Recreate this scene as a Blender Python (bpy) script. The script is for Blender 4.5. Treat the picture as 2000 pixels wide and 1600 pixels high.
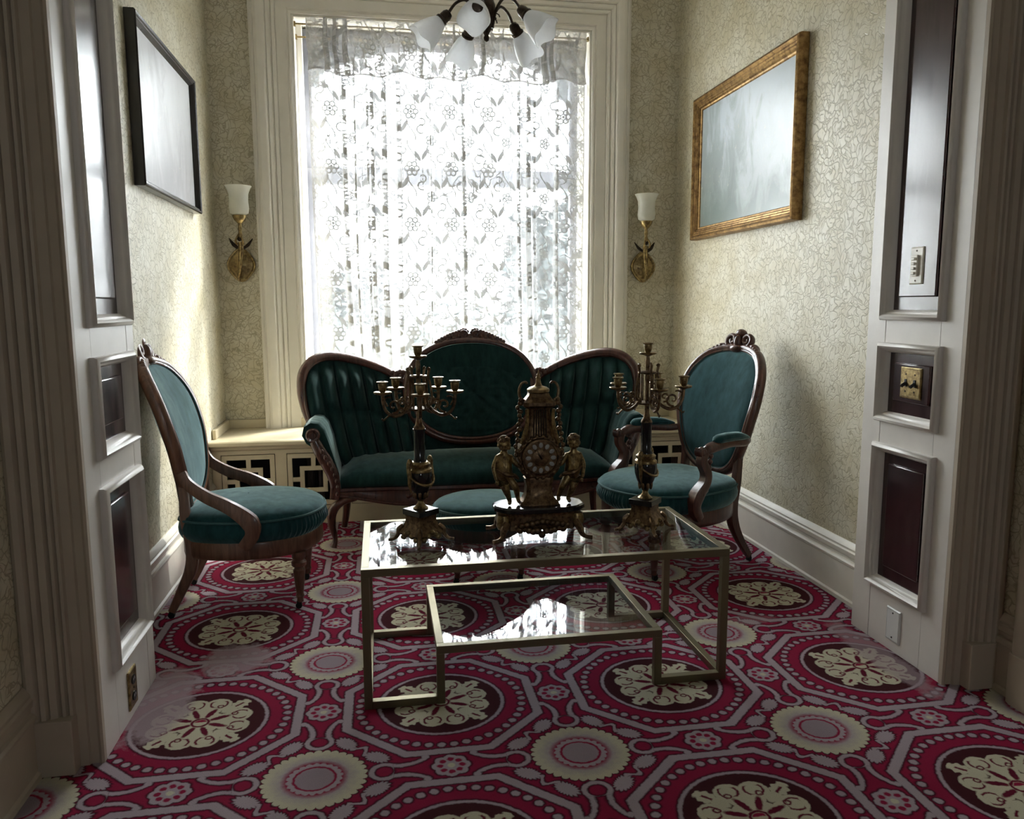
import bpy, bmesh, math, random
from math import sin, cos, pi, sqrt, radians, atan2, hypot
from mathutils import Vector, Matrix
random.seed(7)
for o in list(bpy.data.objects):
    bpy.data.objects.remove(o, do_unlink=True)
SC = bpy.context.scene
COL = SC.collection

# ------------------------------------------------------------------ camera, sky, sun, exposure
cam_d = bpy.data.cameras.new('camera'); cam = bpy.data.objects.new('camera', cam_d); COL.objects.link(cam)
cam_d.sensor_fit = 'HORIZONTAL'; cam_d.sensor_width = 36.0; cam_d.lens = 36.0*1530/2000
cam_d.clip_start = .05; cam_d.clip_end = 200
yaw, pitch, roll = radians(9.5), radians(7.65), radians(-.2)
fw = Vector((sin(yaw)*cos(pitch), cos(yaw)*cos(pitch), -sin(pitch)))
rt = Vector((cos(yaw), -sin(yaw), 0)); upv = rt.cross(fw)
r2 = rt*cos(roll)+upv*sin(roll); u2 = upv*cos(roll)-rt*sin(roll)
mw = Matrix((r2, u2, -fw)).transposed().to_4x4(); mw.translation = (0, 0, 1.25)
cam.matrix_world = mw
SC.camera = cam

SKY_STRENGTH = 13.0
world = bpy.data.worlds.new('World'); SC.world = world; world.use_nodes = True
bg = world.node_tree.nodes['Background']
bg.inputs['Color'].default_value = (.935, .96, 1.0, 1); bg.inputs['Strength'].default_value = SKY_STRENGTH

def sun_lamp():
    d = bpy.data.lights.new('sun', 'SUN'); o = bpy.data.objects.new('sun', d); COL.objects.link(o)
    d.energy = 9.5; d.angle = radians(8); d.color = (1, .965, .91)
    o.rotation_euler = Vector((-.62, -.52, -.62)).to_track_quat('-Z', 'Y').to_euler()
    o.location = (4, 9, 6)
sun_lamp()
def portal(name, loc, rot, sx, sy):
    d = bpy.data.lights.new(name, 'AREA'); d.shape = 'RECTANGLE'; d.size = sx; d.size_y = sy
    d.cycles.is_portal = True
    o = bpy.data.objects.new(name, d); COL.objects.link(o); o.location = loc; o.rotation_euler = rot
portal('window_portal', (.44, 5.34, 1.75), (-pi/2, 0, 0), 1.9, 2.5)
portal('hall_portal', (.5, -3.0, 1.7), (pi/2, 0, 0), .36, .5)  # guides sky light through the added hall fill window
SC.view_settings.view_transform = 'Standard'; SC.view_settings.look = 'None'
SC.view_settings.exposure = 1.55; SC.view_settings.gamma = 1.0
SC.view_settings.use_curve_mapping = False

# ------------------------------------------------------------------ mesh helpers
def tag(o, label=None, cat=None, group=None, kind=None):
    if label: o['label'] = label
    if cat: o['category'] = cat
    if group: o['group'] = group
    if kind: o['kind'] = kind
    return o
def empty(name, loc=(0, 0, 0), rz=0, label=None, cat=None, group=None, kind=None):
    o = bpy.data.objects.new(name, None); COL.objects.link(o); o.location = loc; o.rotation_euler = (0, 0, rz)
    o.empty_display_size = .05
    return tag(o, label, cat, group, kind)
def V(*a): return Vector(a)
class MB:
    """collects shapes, then builds ONE mesh object"""
    def __init__(s): s.v = []; s.f = []; s.uv = None
    def add(s, vs, fs):
        n = len(s.v); s.v += [Vector(p) for p in vs]; s.f += [tuple(i+n for i in f) for f in fs]; return s
    def box(s, x0, x1, y0, y1, z0, z1):
        return s.add([(x, y, z) for z in (z0, z1) for y in (y0, y1) for x in (x0, x1)],
                     [(0, 2, 3, 1), (4, 5, 7, 6), (0, 1, 5, 4), (1, 3, 7, 5), (3, 2, 6, 7), (2, 0, 4, 6)])
    def rings(s, rs, cap=True, closed=False):
        """loft closed rings (lists of equal length)"""
        n = len(rs[0]); vs = [p for r in rs for p in r]; fs = []
        m = len(rs)
        for i in range(m if closed else m-1):
            j = (i+1) % m
            for k in range(n):
                l = (k+1) % n
                fs.append((i*n+k, i*n+l, j*n+l, j*n+k))
        if cap and not closed:
            fs.append(tuple(range(n-1, -1, -1))); fs.append(tuple((m-1)*n+k for k in range(n)))
        return s.add(vs, fs)
    def lathe(s, prof, seg=20, c=(0, 0, 0), amp=0, nl=0):
        """prof: list of (r,z); optional lobes"""
        rs = []
        for r, z in prof:
            r = max(r, 1e-4)
            rs.append([V(c[0]+r*(1+amp*cos(nl*2*pi*k/seg))*cos(2*pi*k/seg), c[1]+r*(1+amp*cos(nl*2*pi*k/seg))*sin(2*pi*k/seg), c[2]+z) for k in range(seg)])
        return s.rings(rs)
    def tube(s, path, rad, seg=8, flat=1.0, up=None, closed=False):
        """round tube along path; rad a number or list; flat scales the binormal axis"""
        path = [Vector(p) for p in path]; n = len(path); rs = []
        prev = None
        for i, p in enumerate(path):
            if closed: t = path[(i+1) % n]-path[i-1]
            else: t = path[min(i+1, n-1)]-path[max(i-1, 0)]
            if t.length < 1e-9: t = Vector((0, 0, 1))
            t.normalize()
            if up is not None:
                a = Vector(up).cross(t)
                if a.length < 1e-6: a = Vector((1, 0, 0)).cross(t)
                a.normalize(); b = t.cross(a)
            elif prev is None:
                a = t.orthogonal().normalized(); b = t.cross(a)
            else:
                a = prev-t*prev.dot(t); a.normalize(); b = t.cross(a)
            prev = a.copy()
            r = rad[i] if isinstance(rad, (list, tuple)) else rad
            rs.append([p+a*(r*cos(2*pi*k/seg))+b*(r*flat*sin(2*pi*k/seg)) for k in range(seg)])
        return s.rings(rs, closed=closed)
    def sweep(s, path, prof, up, closed=False, scale=None):
        """sweep a closed 2-D profile [(a,b)]: a along side=up x t, b along up'"""
        path = [Vector(p) for p in path]; n = len(path); rs = []
        for i, p in enumerate(path):
            if closed: t = path[(i+1) % n]-path[i-1]
            else: t = path[min(i+1, n-1)]-path[max(i-1, 0)]
            t.normalize()
            u_ = up[i] if isinstance(up, list) else Vector(up)
            a = u_.cross(t)
            if a.length < 1e-6: a = V(1, 0, 0).cross(t)
            a.normalize(); b = t.cross(a)
            k = scale[i] if scale else 1
            rs.append([p+a*(x*k)+b*(y*k) for x, y in prof])
        return s.rings(rs, closed=closed)
    def frame(s, c, w, h, prof, ux, uz, un):
        """mitred rectangular frame: prof [(inset from outer edge, height along normal)] closed; centre c"""
        c, ux, uz, un = Vector(c), Vector(ux), Vector(uz), Vector(un)
        rs = []
        for sx, sz in ((-1, -1), (1, -1), (1, 1), (-1, 1)):
            rs.append([c+ux*sx*(w/2-a)+uz*sz*(h/2-a)+un*b for a, b in prof])
        return s.rings(rs, closed=True)
    def prism(s, pts, d, axis='y', o=0):
        """extrude a 2-D outline (a,b) along axis from o to o+d"""
        n = len(pts)
        def m(a, b, t): return {'y': (a, t, b), 'x': (t, a, b), 'z': (a, b, t)}[axis]
        vs = [m(a, b, o) for a, b in pts]+[m(a, b, o+d) for a, b in pts]
        fs = [tuple(range(n)), tuple(range(2*n-1, n-1, -1))]+[(i, i+n, (i+1) % n+n, (i+1) % n) for i in range(n)]
        return s.add(vs, fs)
    def ball(s, c, r, seg=12, rings=8, M=None):
        rx, ry, rz = r if isinstance(r, (tuple, list)) else (r, r, r)
        c = Vector(c); rs = []
        for i in range(rings+1):
            ph = -pi/2+pi*i/rings; k = max(cos(ph), 1e-3)
            ring = []
            for j in range(seg):
                a = 2*pi*j/seg; p = V(rx*k*cos(a), ry*k*sin(a), rz*sin(ph))
                if M: p = M @ p
                ring.append(c+p)
            rs.append(ring)
        return s.rings(rs)
    def grid(s, fn, nu, nv, closeu=False):
        """fn(u,v) -> point"""
        vs = [fn(i/nu, j/nv) for j in range(nv+1) for i in range(nu+1)]
        w = nu+1
        fs = [(j*w+i, j*w+i+1, (j+1)*w+i+1, (j+1)*w+i) for j in range(nv) for i in range(nu)]
        return s.add(vs, fs)
    def xf(s, M):
        s.v = [M @ p for p in s.v]; return s
    def merge(s, o, M=None):
        return s.add([M @ p for p in o.v] if M else o.v, o.f)
    def mesh(s, name, mat, smooth=True, angle=38):
        me = bpy.data.meshes.new(name); me.from_pydata([tuple(p) for p in s.v], [], s.f)
        bm = bmesh.new(); bm.from_mesh(me)
        bmesh.ops.remove_doubles(bm, verts=bm.verts, dist=1e-6)
        bmesh.ops.recalc_face_normals(bm, faces=bm.faces)
        if smooth:
            lim = radians(angle)
            for f in bm.faces: f.smooth = True
            for e in bm.edges:
                if len(e.link_faces) == 2 and e.calc_face_angle(0) > lim: e.smooth = False
        bm.to_mesh(me); bm.free()
        me.materials.append(mat)
        return me
    def build(s, name, mat, parent=None, smooth=True, bevel=0, angle=38, thick=0, sub=0):
        o = bpy.data.objects.new(name, s.mesh(name, mat, smooth, angle)); COL.objects.link(o)
        if parent: o.parent = parent
        if thick:
            m = o.modifiers.new('Solidify', 'SOLIDIFY'); m.thickness = thick; m.offset = -1
        if sub:
            m = o.modifiers.new('Subdivision', 'SUBSURF'); m.levels = sub; m.render_levels = sub
        if bevel:
            m = o.modifiers.new('Bevel', 'BEVEL'); m.width = bevel; m.segments = 2; m.limit_method = 'ANGLE'; m.angle_limit = radians(40)
            m.harden_normals = False
        return o
def arc(c, r, a0, a1, n=10):
    return [(c[0]+r*cos(radians(a0+(a1-a0)*i/n)), c[1]+r*sin(radians(a0+(a1-a0)*i/n))) for i in range(n+1)]
def spline(pts, n=6, closed=False):
    """Catmull-Rom through points (any dimension)"""
    P = [Vector(p) for p in pts]; m = len(P); out = []
    for i in range(m if closed else m-1):
        if closed: a, b, c, d = P[i-1], P[i], P[(i+1) % m], P[(i+2) % m]
        else: a, b, c, d = P[max(i-1, 0)], P[i], P[i+1], P[min(i+2, m-1)]
        for k in range(n):
            t = k/n
            out.append(.5*((2*b)+(c-a)*t+(2*a-5*b+4*c-d)*t*t+(3*b-a-3*c+d)*t**3))
    if not closed: out.append(P[-1].copy())
    return out
def lerp_list(vals, n):
    out = []
    for i in range(n):
        t = i/(n-1)*(len(vals)-1); k = min(int(t), len(vals)-2); out.append(vals[k]+(vals[k+1]-vals[k])*(t-k))
    return out
def interp(tab, x):
    if x <= tab[0][0]: return tab[0][1]
    for (a, b), (c, d) in zip(tab, tab[1:]):
        if x <= c:
            t = (x-a)/(c-a); t = t*t*(3-2*t) if False else t
            return b+(d-b)*t
    return tab[-1][1]
def copy_tree(o, parent=None):
    c = o.copy(); COL.objects.link(c); c.parent = parent
    for ch in list(o.children): copy_tree(ch, c)
    return c

# ------------------------------------------------------------------ materials
class NT:
    """tiny expression builder over shader math nodes"""
    def __init__(s, mat): s.t = mat.node_tree; s.n = s.t.nodes; s.l = s.t.links
    def node(s, typ, **kw):
        n = s.n.new(typ)
        for k, v in kw.items(): setattr(n, k, v)
        return n
    def put(s, sock, v):
        if isinstance(v, X): v = v.s
        if isinstance(v, bpy.types.NodeSocket): s.l.new(v, sock)
        elif isinstance(v, (tuple, list)) and len(v) == 3 and sock.type == 'RGBA': sock.default_value = (*v, 1)
        else: sock.default_value = v
    def math(s, op, *a):
        n = s.n.new('ShaderNodeMath'); n.operation = op
        for i, v in enumerate(a): s.put(n.inputs[i], v)
        return X(s, n.outputs[0])
    def mix(s, f, a, b):
        n = s.n.new('ShaderNodeMix'); n.data_type = 'RGBA'
        s.put(n.inputs[0], f); s.put(n.inputs[6], a); s.put(n.inputs[7], b)
        return n.outputs[2]
    def noise(s, vec, scale, detail=2, rough=.5, dist=0, col=False):
        n = s.n.new('ShaderNodeTexNoise'); s.put(n.inputs['Vector'], vec)
        n.inputs['Scale'].default_value = scale; n.inputs['Detail'].default_value = detail
        n.inputs['Roughness'].default_value = rough; n.inputs['Distortion'].default_value = dist
        return n.outputs[1] if col else X(s, n.outputs[0])
    def coords(s, kind='Object'):
        return s.n.new('ShaderNodeTexCoord').outputs[kind]
    def geo(s): return s.n.new('ShaderNodeNewGeometry').outputs['Position']
    def sep(s, vec):
        n = s.n.new('ShaderNodeSeparateXYZ'); s.put(n.inputs[0], vec); return [X(s, o) for o in n.outputs]
    def comb(s, x, y, z=0.0):
        n = s.n.new('ShaderNodeCombineXYZ')
        for i, v in enumerate((x, y, z)): s.put(n.inputs[i], v)
        return n.outputs[0]
    def ramp(s, f, stops):
        n = s.n.new('ShaderNodeValToRGB'); s.put(n.inputs[0], f); e = n.color_ramp.elements
        while len(e) < len(stops): e.new(.5)
        for el, (p, c) in zip(e, stops): el.position = p; el.color = (*c, 1)
        return n.outputs[0]
    def mapping(s, vec, scale=(1, 1, 1), rot=(0, 0, 0)):
        n = s.n.new('ShaderNodeMapping'); s.put(n.inputs[0], vec); n.inputs['Scale'].default_value = scale; n.inputs['Rotation'].default_value = rot
        return n.outputs[0]
    def bump(s, h, strength=.3, dist=.01):
        n = s.n.new('ShaderNodeBump'); s.put(n.inputs['Height'], h); n.inputs['Strength'].default_value = strength; n.inputs['Distance'].default_value = dist
        return n.outputs[0]
    def step(s, d, w=.003):
        """1 where d<0, soft edge w"""
        n = s.n.new('ShaderNodeMapRange'); s.put(n.inputs[0], d)
        n.inputs[1].default_value = -w; n.inputs[2].default_value = w; n.inputs[3].default_value = 1; n.inputs[4].default_value = 0
        return X(s, n.outputs[0])
class X:
    def __init__(s, nt, sock): s.nt = nt; s.s = sock
    def __add__(s, o): return s.nt.math('ADD', s, o)
    __radd__ = __add__
    def __sub__(s, o): return s.nt.math('SUBTRACT', s, o)
    def __rsub__(s, o): return s.nt.math('SUBTRACT', o, s)
    def __mul__(s, o): return s.nt.math('MULTIPLY', s, o)
    __rmul__ = __mul__
    def __truediv__(s, o): return s.nt.math('DIVIDE', s, o)
    def abs(s): return s.nt.math('ABSOLUTE', s)
    def min(s, o): return s.nt.math('MINIMUM', s, o)
    def max(s, o): return s.nt.math('MAXIMUM', s, o)
    def fract(s): return s.nt.math('FRACT', s)
    def floor(s): return s.nt.math('FLOOR', s)
    def sin(s): return s.nt.math('SINE', s)
    def cos(s): return s.nt.math('COSINE', s)
    def sqrt(s): return s.nt.math('SQRT', s)
    def at(s, o): return s.nt.math('ARCTAN2', s, o)
    def ping(s, o): return s.nt.math('PINGPONG', s, o)
    def pw(s, o): return s.nt.math('POWER', s, o)
def hyp(a, b): return (a*a+b*b).sqrt()
def new_mat(name):
    m = bpy.data.materials.new(name); m.use_nodes = True
    return m, NT(m), m.node_tree.nodes['Principled BSDF']
def simple(name, col, rough=.5, metal=0, var=.12, scale=12, spec=None, coat=0, bump=0, bscale=60, sheen=0, sheen_tint=(1, 1, 1), sheen_rough=.3):
    m, t, b = new_mat(name)
    c = t.coords()
    n = t.noise(c, scale, 4, .6)
    dark = tuple(v*(1-var) for v in col); lite = tuple(min(1, v*(1+var)) for v in col)
    t.put(b.inputs['Base Color'], t.ramp(n, [(.3, dark), (.7, lite)]))
    b.inputs['Roughness'].default_value = rough; b.inputs['Metallic'].default_value = metal
    if spec is not None: b.inputs['Specular IOR Level'].default_value = spec
    if coat: b.inputs['Coat Weight'].default_value = coat; b.inputs['Coat Roughness'].default_value = .15
    if sheen:
        b.inputs['Sheen Weight'].default_value = sheen; b.inputs['Sheen Tint'].default_value = (*sheen_tint, 1); b.inputs['Sheen Roughness'].default_value = sheen_rough
    if bump: t.put(b.inputs['Normal'], t.bump(t.noise(c, bscale, 3), bump, .004))
    return m

def wallpaper(name, base=(.60, .545, .40), line=(.35, .305, .195), lite=(.68, .64, .52)):
    m, t, b = new_mat(name)
    p = t.geo(); x, y, z = t.sep(p)
    w = t.comb(x+y, z, 0.0)                       # walls stand on either axis: unroll along x+y
    nz = t.node('ShaderNodeVectorMath', operation='ADD')
    n1 = t.node('ShaderNodeVectorMath', operation='SCALE'); t.put(n1.inputs[0], t.noise(w, 12, 2, col=True)); n1.inputs['Scale'].default_value = .12
    t.put(nz.inputs[0], w); t.put(nz.inputs[1], n1.outputs[0])
    v = t.node('ShaderNodeTexVoronoi', feature='DISTANCE_TO_EDGE', voronoi_dimensions='2D'); t.put(v.inputs['Vector'], nz.outputs[0]); v.inputs['Scale'].default_value = 24
    v2 = t.node('ShaderNodeTexVoronoi', feature='DISTANCE_TO_EDGE', voronoi_dimensions='2D'); t.put(v2.inputs['Vector'], nz.outputs[0]); v2.inputs['Scale'].default_value = 40
    l1 = t.step(X(t, v.outputs[0])-.05, .03); l2 = t.step(X(t, v2.outputs[0])-.06, .04)
    broken = t.step(t.noise(w, 22, 2)-.52, .06)
    ln = (l1*.75).max(l2*broken*.8)
    big = t.noise(w, 6, 3)
    c0 = t.mix(t.step(big-.5, .12), base, lite)
    t.put(b.inputs['Base Color'], t.mix(ln, c0, line))
    b.inputs['Roughness'].default_value = .42; b.inputs['Specular IOR Level'].default_value = .4
    t.put(b.inputs['Normal'], t.bump(ln, .35, -.003))
    return m

def carpet():
    m, t, b = new_mat('carpet_pattern')
    p = t.geo(); x, y, z = t.sep(p)
    wob = t.noise(p, 90, 2, col=True); wx, wy, wz = t.sep(wob)
    u = (x-.162)*(1/.728)+(wx-.5)*.011; v = (y-2.345)*(1/.697)+(wy-.5)*.011
    fu = (u+.5).fract()-.5; fv = (v+.5).fract()-.5
    a = fu.abs(); c = fv.abs()
    P = a.max(c); Q = a.min(c)
    RED = (.255, .011, .044); DARK = (.040, .004, .012); BRN = (.055, .010, .014)
    GREY = (.37, .305, .335); CRM = (.52, .485, .36)
    # --- octagon medallion at the origin
    d8 = P.max((P+Q)*.7071)
    frame = (d8-.397).abs()-.019
    r = hyp(fu, fv); th = fv.at(fu)
    N = 44
    da = ((th*(N/(2*pi))).fract()-.5)*(2*pi/N*.350)
    dots = hyp(da, r-.350)-.0158
    ring = (r-.266).abs()-.0075
    inner = r-.262
    # flower: on the 8-fold wedge, wa = angle from nearest axis
    wa = th.ping(pi/4)                               # 0 on an axis, pi/4 on a diagonal
    r = r*1.04
    fx = r*wa.cos(); fy = r*wa.sin()
    lobe = hyp(fx-.150, fy-.048)-.060
    lobe = lobe.min(hyp(fx-.105, fy-.030)-.042)
    curl = ((hyp(fx-.160, fy-.050)-.036).abs()-.0045).max((fx-.185))
    curl = curl.max(.128-fx).min((hyp(fx-.135, fy-.062)-.012).abs()-.004)
    wb = pi/4-wa
    gx = r*wb.cos(); gy = r*wb.sin()
    leaf = hyp((gx-.205)*.75, gy)-(.034+((gx*210).sin())*.004)
    leaf = leaf.min(hyp((gx-.150)*.6, gy)-.026)
    vein = gy-.006
    petal = hyp((hyp(fx, fy)-.082)*.30, (wb-pi/8).abs()*r-.0)-.0135
    core = r-.034
    flower = lobe.min(leaf).min(core).min(r-.10)
    cut = curl.min(petal).min((core.abs()-.006)).min(vein.max((gx-.2).abs()-.022))
    # --- sunflower at (.5,.5)
    su = .5-a; sv = .5-c; sr = hyp(su, sv); st = sv.at(su)
    sa = (th*0+((v+0.0).fract()-.5).at((u+0.0).fract()-.5))
    scal = ((sa*17).sin()).abs().sqrt()*.018
    sun = sr-(.174+scal)
    sring = (sr-.130)
    s2 = (sr-(.094+((sa*11).sin()).abs()*.009))
    s3 = sr-.080; s4 = sr-.070
    # --- small rosette at (.5,0)
    cc = .5-P
    kr = hyp(cc, Q); ka = Q.at(cc)
    small = kr-(.064+((ka*4).cos()).abs()*.010)
    kp = ka.ping(pi/8)
    spots = hyp(kr*kp.cos()-.042, kr*kp.sin()*1.0)-.0125
    kdot = kr-.014
    # --- omega scroll on the axis through the rosette
    om = ((hyp(cc, Q-.248)-.047).abs()-.0098).max(.214-Q)
    qq = Q-.185
    fl = (((cc-(.0315+qq*qq*3.9)).abs()-.0108)*.85).max(Q-.216).max(.088-Q)
    scroll = om.min(fl).min(hyp(cc-.074, Q-.092)-.0150)
    # --- fan leaves beside the scroll
    ex = (cc-.105)*.80-(Q-.275)*.60; ey = (cc-.105)*.60+(Q-.275)*.80
    fan = hyp(ex*1.0, ey*.62)-(.027+((ex.at(ey)*9).sin()).abs()*.007)
    # --- squiggle on the diagonal
    sg = (st-pi/4).abs()
    squig = ((sr-(.238+((sg*20).cos())*.017)).abs()-.0095).max(sg-.30)
    light1 = frame.min(dots).min(ring)
    light2 = scroll.min(fan).min(squig).min(small)
    dark = light1.min(light2).min(sun)-.0075
    col = t.mix(t.step(dark, .005), RED, DARK)
    col = t.mix(t.step(inner, .003), col, BRN)
    col = t.mix(t.step(light1.min(light2), .0035), col, GREY)
    col = t.mix(t.step(flower.max(inner+.01), .003), col, CRM)
    col = t.mix(t.step(cut.max(r-.24), .003), col, (.12, .006, .022))
    col = t.mix(t.step((r-.026).max(y*0+(fv-.004)), .003), col, CRM)
    col = t.mix(t.step((r-.026).max(.004-fv), .003), col, RED)
    col = t.mix(t.step(sun, .003), col, CRM)
    col = t.mix(t.step(sr-.140+(t.noise(p, 60, 2)-.5)*.05, .028), col, GREY)
    col = t.mix(t.step(sr-.112, .012), col, RED)
    col = t.mix(t.step(s2, .003), col, GREY)
    col = t.mix(t.step(s3, .003), col, RED)
    col = t.mix(t.step(s4, .003), col, (.30, .235, .265))
    col = t.mix(t.step(spots, .003), col, RED)
    col = t.mix(t.step(kdot, .003), col, CRM)
    # pile variation and the worn, bleached patches along the left lining and under the right plate
    pile = t.noise(p, 420, 2, .6); soil = t.noise(p, 5, 4, .6)
    def worn(cx, cy, sx, sy, k):
        return t.step(hyp((x-cx)*(1/sx), (y-cy)*(1/sy))-1+(t.noise(p, 14, 4, .7)-.5)*k, .16)
    wr = worn(-.72, 2.50, .10, .24, 1.3).max(worn(-.53, 2.77, .11, .13, 1.4)).max(worn(1.73, 2.40, .06, .30, 1.2)*.7).max(worn(1.42, 2.78, .10, .05, 1.5)*.35)
    col = t.mix(wr*.84, col, (.36, .275, .30))
    n = t.node('ShaderNodeHueSaturation'); t.put(n.inputs['Color'], col)
    t.put(n.inputs['Value'], .62+pile*.5+soil*.28)
    t.put(b.inputs['Base Color'], n.outputs[0])
    b.inputs['Roughness'].default_value = .95; b.inputs['Specular IOR Level'].default_value = .1
    t.put(b.inputs['Normal'], t.bump(pile, .5, .004))
    return m

def wood(name, col, dark, rough=.3, coat=.3, scale=1.0, axis=(1, 1, 9)):
    m, t, b = new_mat(name)
    c = t.mapping(t.coords(), tuple(1/(v) for v in axis))
    n = t.noise(c, 42*scale, 5, .6, 1.2)
    t.put(b.inputs['Base Color'], t.ramp(n, [(.32, dark), (.68, col)]))
    t.put(b.inputs['Roughness'], rough+(n-.5)*.15)
    b.inputs['Coat Weight'].default_value = coat; b.inputs['Coat Roughness'].default_value = .12
    t.put(b.inputs['Normal'], t.bump(n, .08, .002))
    return m

def velvet(name, col, tint, sheen=.8, srough=.34):
    m, t, b = new_mat(name)
    c = t.coords()
    n = t.noise(t.mapping(c, (1, 1, .35)), 26, 4, .65); n2 = t.noise(c, 900, 1)
    t.put(b.inputs['Base Color'], t.ramp(n, [(.3, tuple(v*.7 for v in col)), (.72, tuple(v*1.35 for v in col))]))
    b.inputs['Roughness'].default_value = .85; b.inputs['Specular IOR Level'].default_value = .12
    t.put(b.inputs['Sheen Weight'], (.55+n*.9)*sheen)
    b.inputs['Sheen Tint'].default_value = (*tint, 1); b.inputs['Sheen Roughness'].default_value = srough
    t.put(b.inputs['Normal'], t.bump(n2, .25, .001))
    return m

def lace(name, net, floral, hem_lo=False, W=1.7):
    """uv: metres across the flat cloth, metres up. cloth coverage comes from the knit pattern"""
    m, t, b = new_mat(name)
    u, v, _ = t.sep(t.coords('UV'))
    uv = t.comb(u, v, 0.0)
    wx, wy, _z = t.sep(t.noise(uv, 20, 2, col=True))
    # flower sprigs on a drop lattice .22 x .24
    def sprig(ou, ov, pu, pv, R, petals):
        fu = ((u+ou)*(1/pu)).fract()*pu-pu/2; fv = ((v+ov)*(1/pv)).fract()*pv-pv/2
        r = hyp(fu, fv); th = fv.at(fu)
        pt = th.ping(pi/petals)
        ringp = (hyp(r*pt.cos()-R*.62, r*pt.sin())-R*.30).abs()-.0052
        stem = ((fu-((fv*30).sin())*.026).abs()-.0050).max(R-r)
        lf = (hyp((fu-.036)*1.0+(fv-.075)*.5, (fv-.075)*.42)-.014)
        lf2 = (hyp((fu+.040)*1.0-(fv+.085)*.5, (fv+.085)*.42)-.015)
        lf3 = ((hyp(fu-.06, fv+.105)-.024).abs()-.0052).max(fu-.075)
        lf4 = ((hyp(fu+.055, fv-.11)-.020).abs()-.0050).max(-.07-fu)
        return ringp.min(hyp(fu, fv)-R*.22).min(stem).min(lf).min(lf2).min(lf3).min(lf4)
    uo = u+(wx-.5)*.012; 
    d = sprig(.0, .0, .24, .34, .048, 6).min(sprig(.12, .17, .24, .34, .034, 5))
    vine = ((t.noise(uv, 11, 1, .4)-.5).abs()-.022)*.12
    patch = t.step(t.noise(uv, 2.6, 1)-.50, .05)
    ladders = ((u*(1/.121)).fract()-.5).abs()*.121-.0036
    ladd = ladders.max(((v*42).fract()-.5).abs()-.34)
    # side borders: denser cloth with big round flowers
    edge = (u.min(W-u))
    border = t.step(edge-.095, .004)
    bu = (edge-.050); bv = ((v+.03)*(1/.115)).fract()*.115-.0575
    br = hyp(bu, bv); bt = bv.at(bu).ping(pi/6)
    bfl = (hyp(br*bt.cos()-.027, br*bt.sin())-.015)
    motif = t.step(d, .0014).max(t.step(vine, .0014)*patch)*floral
    cover = motif.max(t.step(ladd, .0014)*.99)
    weave = t.noise(uv, 150, 2, .6)
    cover = cover.max(net*(.72+weave*.55))
    cover = cover.max(border*(.60+.38*t.step(bfl.abs()-.003, .0014)-.16*t.step(bfl, .002)))
    cover = cover.max(t.step(edge-.007, .002)*.97)
    if hem_lo: cover = cover.max(t.step(v-.012, .003)*.98)
    cover = cover.min(.999)
    out = t.n['Material Output']; t.n.remove(b)
    dif = t.node('ShaderNodeBsdfDiffuse'); dif.inputs[0].default_value = (.66, .66, .67, 1)
    trl = t.node('ShaderNodeBsdfTranslucent'); trl.inputs[0].default_value = (.66, .68, .72, 1)
    mx = t.node('ShaderNodeMixShader'); mx.inputs[0].default_value = .015; t.l.new(dif.outputs[0], mx.inputs[1]); t.l.new(trl.outputs[0], mx.inputs[2])
    tr = t.node('ShaderNodeBsdfTransparent')
    m2 = t.node('ShaderNodeMixShader'); t.put(m2.inputs[0], cover); t.l.new(tr.outputs[0], m2.inputs[1]); t.l.new(mx.outputs[0], m2.inputs[2])
    t.l.new(m2.outputs[0], out.inputs[0])
    return m

def thin_glass(name, tint=(.96, .98, .97), ior=1.5, rough=0.0):
    m, t, b = new_mat(name); out = t.n['Material Output']; t.n.remove(b)
    lw = t.node('ShaderNodeLayerWeight'); lw.inputs[0].default_value = .5; f0 = ((ior-1)/(ior+1))**2
    fr = f0+(X(t, lw.outputs['Facing']).pw(5.0))*(1-f0)
    tr = t.node('ShaderNodeBsdfTransparent'); tr.inputs[0].default_value = (*tint, 1)
    gl = t.node('ShaderNodeBsdfGlossy'); gl.inputs['Roughness'].default_value = rough
    mx = t.node('ShaderNodeMixShader'); t.put(mx.inputs[0], fr); t.l.new(tr.outputs[0], mx.inputs[1]); t.l.new(gl.outputs[0], mx.inputs[2])
    t.l.new(mx.outputs[0], out.inputs[0])
    return m

def frosted(name, col=(.86, .88, .90)):
    m, t, b = new_mat(name); out = t.n['Material Output']
    n = t.noise(t.coords(), 30, 4, .6)
    t.put(b.inputs['Base Color'], t.ramp(n, [(.3, tuple(v*.86 for v in col)), (.7, col)]))
    b.inputs['Roughness'].default_value = .35
    trl = t.node('ShaderNodeBsdfTranslucent'); trl.inputs[0].default_value = (*col, 1)
    mx = t.node('ShaderNodeMixShader'); mx.inputs[0].default_value = .6
    t.l.new(b.outputs[0], mx.inputs[1]); t.l.new(trl.outputs[0], mx.inputs[2]); t.l.new(mx.outputs[0], out.inputs[0])
    return m

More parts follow.
